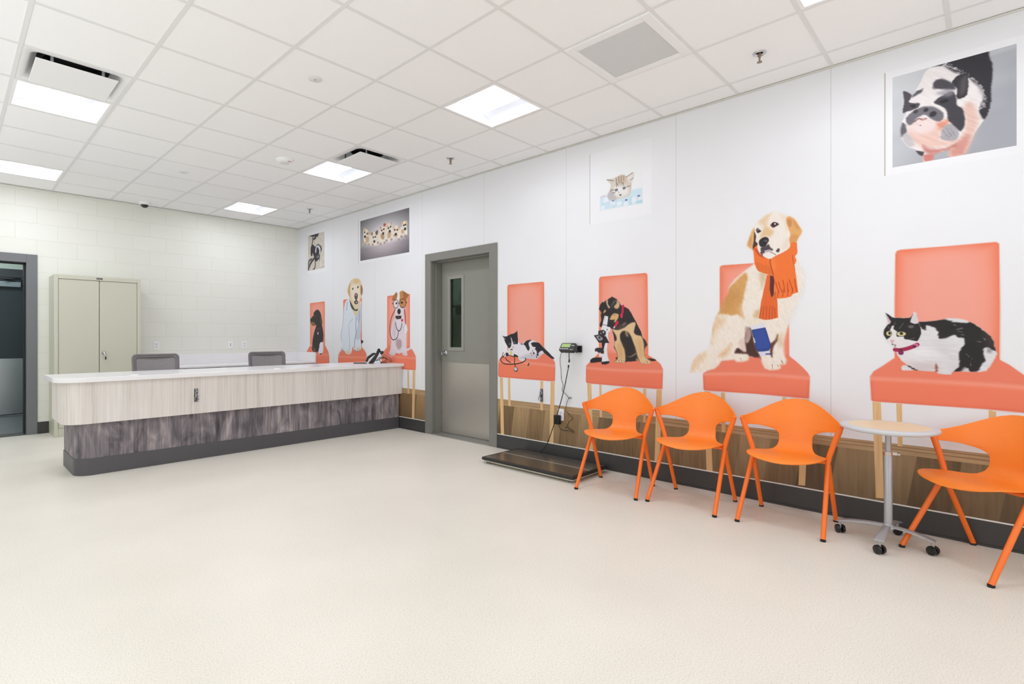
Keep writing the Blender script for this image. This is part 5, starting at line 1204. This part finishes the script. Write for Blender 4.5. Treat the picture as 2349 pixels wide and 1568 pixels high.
pup('1440,690 1480,660 1560,700 1600,830 1560,880 1420,880 1400,860', '1465,620 1520,610 1590,580 1600,660 1560,740 1500,730 1470,680', ['1455,630 1490,620 1480,690', '1550,600 1600,570 1595,650 1560,660'], ['1505,715', '1545,705'], '1525,800', (112, 84, 74))
pup('1600,640 1650,540 1760,540 1780,700 1760,820 1660,860 1600,830', '1650,490 1700,500 1740,480 1770,560 1740,660 1690,670 1660,600', ['1640,500 1670,500 1655,560', '1720,440 1750,430 1745,490', '1660,650 1730,680 1720,760 1670,740'], ['1680,570', '1722,545'], '1708,635', (196, 150, 116))
pup('1770,560 1800,480 1890,480 1900,640 1900,760 1790,790', '1790,450 1840,420 1890,430 1890,520 1860,600 1810,580', ['1785,480 1810,470 1800,540', '1855,430 1885,410 1885,480', '1800,620 1870,620 1850,720 1800,720'], ['1818,525', '1862,495'], '1845,590')
pup('1900,560 1960,540 2080,560 2070,740 2040,770 1980,690 1900,760', '1930,490 1980,470 2040,500 2040,600 1990,660 1940,640 1920,560', ['1915,500 1945,490 1930,560', '2020,490 2050,500 2030,560', '1920,660 2010,660 2000,700 1930,700'], ['1948,560', '2000,560'], '1970,650')
pup('2060,600 2080,500 2190,480 2210,600 2200,700 2160,650 2100,700', '2090,420 2140,380 2200,380 2200,460 2170,560 2120,500', ['2080,400 2120,400 2110,450', '2175,370 2215,370 2190,420', '2090,540 2140,560 2130,640 2080,620'], ['2138,465', '2172,450'], '2162,540')
p.dot(PF('1738,455')[0], .03, (206, 70, 76), .008, ry=.02, clip=True)
for a in ('1410,865', '1490,865', '1600,825', '1655,850', '1735,825', '1780,780', '1880,760', '2040,755', '2085,695', '2190,690'): p.dot(PF(a)[0], .024, (146, 106, 96), .014, ry=.015, op=.7, clip=True)
p.build('photo', t, .0008)

t, p = picture('small picture of a black dog on pavement nearest the room corner', 7.776, 8.333, 2.328, 2.911, 7.72, 8.392, 2.272, 2.962, .006)
grad(p, lambda Y, Z: mixc(vnoise(Y * 26, Z * 26) * .6 + vnoise(Y * 70, Z * 70) * .4, (192, 184, 172), (222, 214, 204)))
K = (52, 48, 54)
p.inn(PF('165,685 240,665 320,640 380,628 345,705 322,700 310,745 268,775 258,745 300,700 240,700'), K, .008, sm=False)
p.line(PF('252,710 245,800 232,880'), .028, (70, 66, 70), .006, clip=True)
p.inn(PF('215,900 250,865 300,908 330,868 375,858 420,900 432,960 402,1060 392,1130 340,1205 298,1205 278,1120 245,1040 240,1098 212,1090 205,1000'), K, .006)
p.inn(PF('350,880 395,900 412,1000 385,1080 372,950 332,925 318,1040 298,1000 320,900'), (214, 212, 220), .008); p.inn(PF('340,960 380,970 375,1060 340,1060'), (40, 36, 40), .008); p.dot(PF('352,1110')[0], .04, (196, 186, 190), .01, ry=.02, clip=True); p.dot(PF('350,1105')[0], .03, (70, 60, 66), .006, ry=.012, clip=True)
p.inn(PF('370,850 395,870 390,910 372,890'), (120, 118, 124), .006); p.line(PF('400,900 430,960 415,1010'), .02, (60, 58, 64), .006, clip=True)
for a, w_ in (('285,1140 200,1260 155,1380', .045), ('225,1165 170,1210 150,1310', .03), ('300,1190 295,1330 260,1390', .028), ('385,1150 400,1200', .02)): p.line(PF(a), w_, (70, 64, 68), .008, clip=True)
p.line(PF('405,1180 418,1310'), .02, (236, 228, 220), .008, clip=True)
p.build('photo', t, .0008)
# ------------------------------------------------------------------ light
def area(name, loc, sx, sy, power, rot=(0, 0, 0), col=(1, 1, 1)):
    l = bpy.data.lights.new(name, 'AREA'); l.shape = 'RECTANGLE'; l.size = sx; l.size_y = sy; l.energy = power; l.color = col
    o = bpy.data.objects.new(name, l); COL.objects.link(o); o.location = loc; o.rotation_euler = rot; return o
for i, j in HIDDEN_LIGHTS:
    area('ceiling_lamp', (gx(i) + G / 2, gy(j) + G / 2, ZC - .02), .5, .5, 7, col=(.88, .94, 1))
area('daylight', (XL + .05, 2.5, 1.2), 4.5, 1.8, 26, (0, math.radians(-90), 0), (.88, .94, 1.))
area('daylight', (.5, YF + .05, 1.5), 5.5, 2.2, 40, (math.radians(90), 0, 0), (.92, .96, 1.))
area('added_uplight', (-1.7, 4.1, 1.0), 2.0, 8.8, 68, (PI, 0, 0), (.88, .93, 1.))  # unseen uplight added to brighten the ceiling, no fixture of the room
area('added_uplight', (1.4, -2.4, 1.0), 4.0, 2.4, 28, (PI, 0, 0), (.88, .93, 1.))  # second added uplight, unseen behind the camera, also for the ceiling
area('vestibule_fill', (.2, 10.0, 2.66), .6, .6, 17, col=(.86, .95, 1))  # unseen lamp added to brighten the vestibule and its steel plate
area('next_room_fill', (5.2, 5.6, 2.66), .4, .4, 6, col=(.9, 1, .93))  # unseen lamp added so the room past the pane is not black
w = bpy.data.worlds.new('World'); S.world = w; w.use_nodes = True
w.node_tree.nodes['Background'].inputs[0].default_value = (.8, .85, .9, 1); w.node_tree.nodes['Background'].inputs[1].default_value = .15

# ------------------------------------------------------------------ camera
cd = bpy.data.cameras.new('camera'); cam = bpy.data.objects.new('camera', cd); COL.objects.link(cam)
cam.location = (0, 0, HC); cam.rotation_euler = (PI / 2, 0, -YAW)
cd.sensor_fit = 'HORIZONTAL'; cd.sensor_width = 36; cd.lens = FPX / PW * 36
cd.shift_x = -OX / PW; cd.shift_y = OY / PW
cd.clip_start = .05
S.camera = cam
S.view_settings.view_transform = 'Standard'; S.view_settings.look = 'None'; S.view_settings.exposure = 0.; S.view_settings.gamma = 1.
S.cycles.max_bounces = 10; S.cycles.diffuse_bounces = 6; S.cycles.glossy_bounces = 3; S.cycles.sample_clamp_indirect = 8
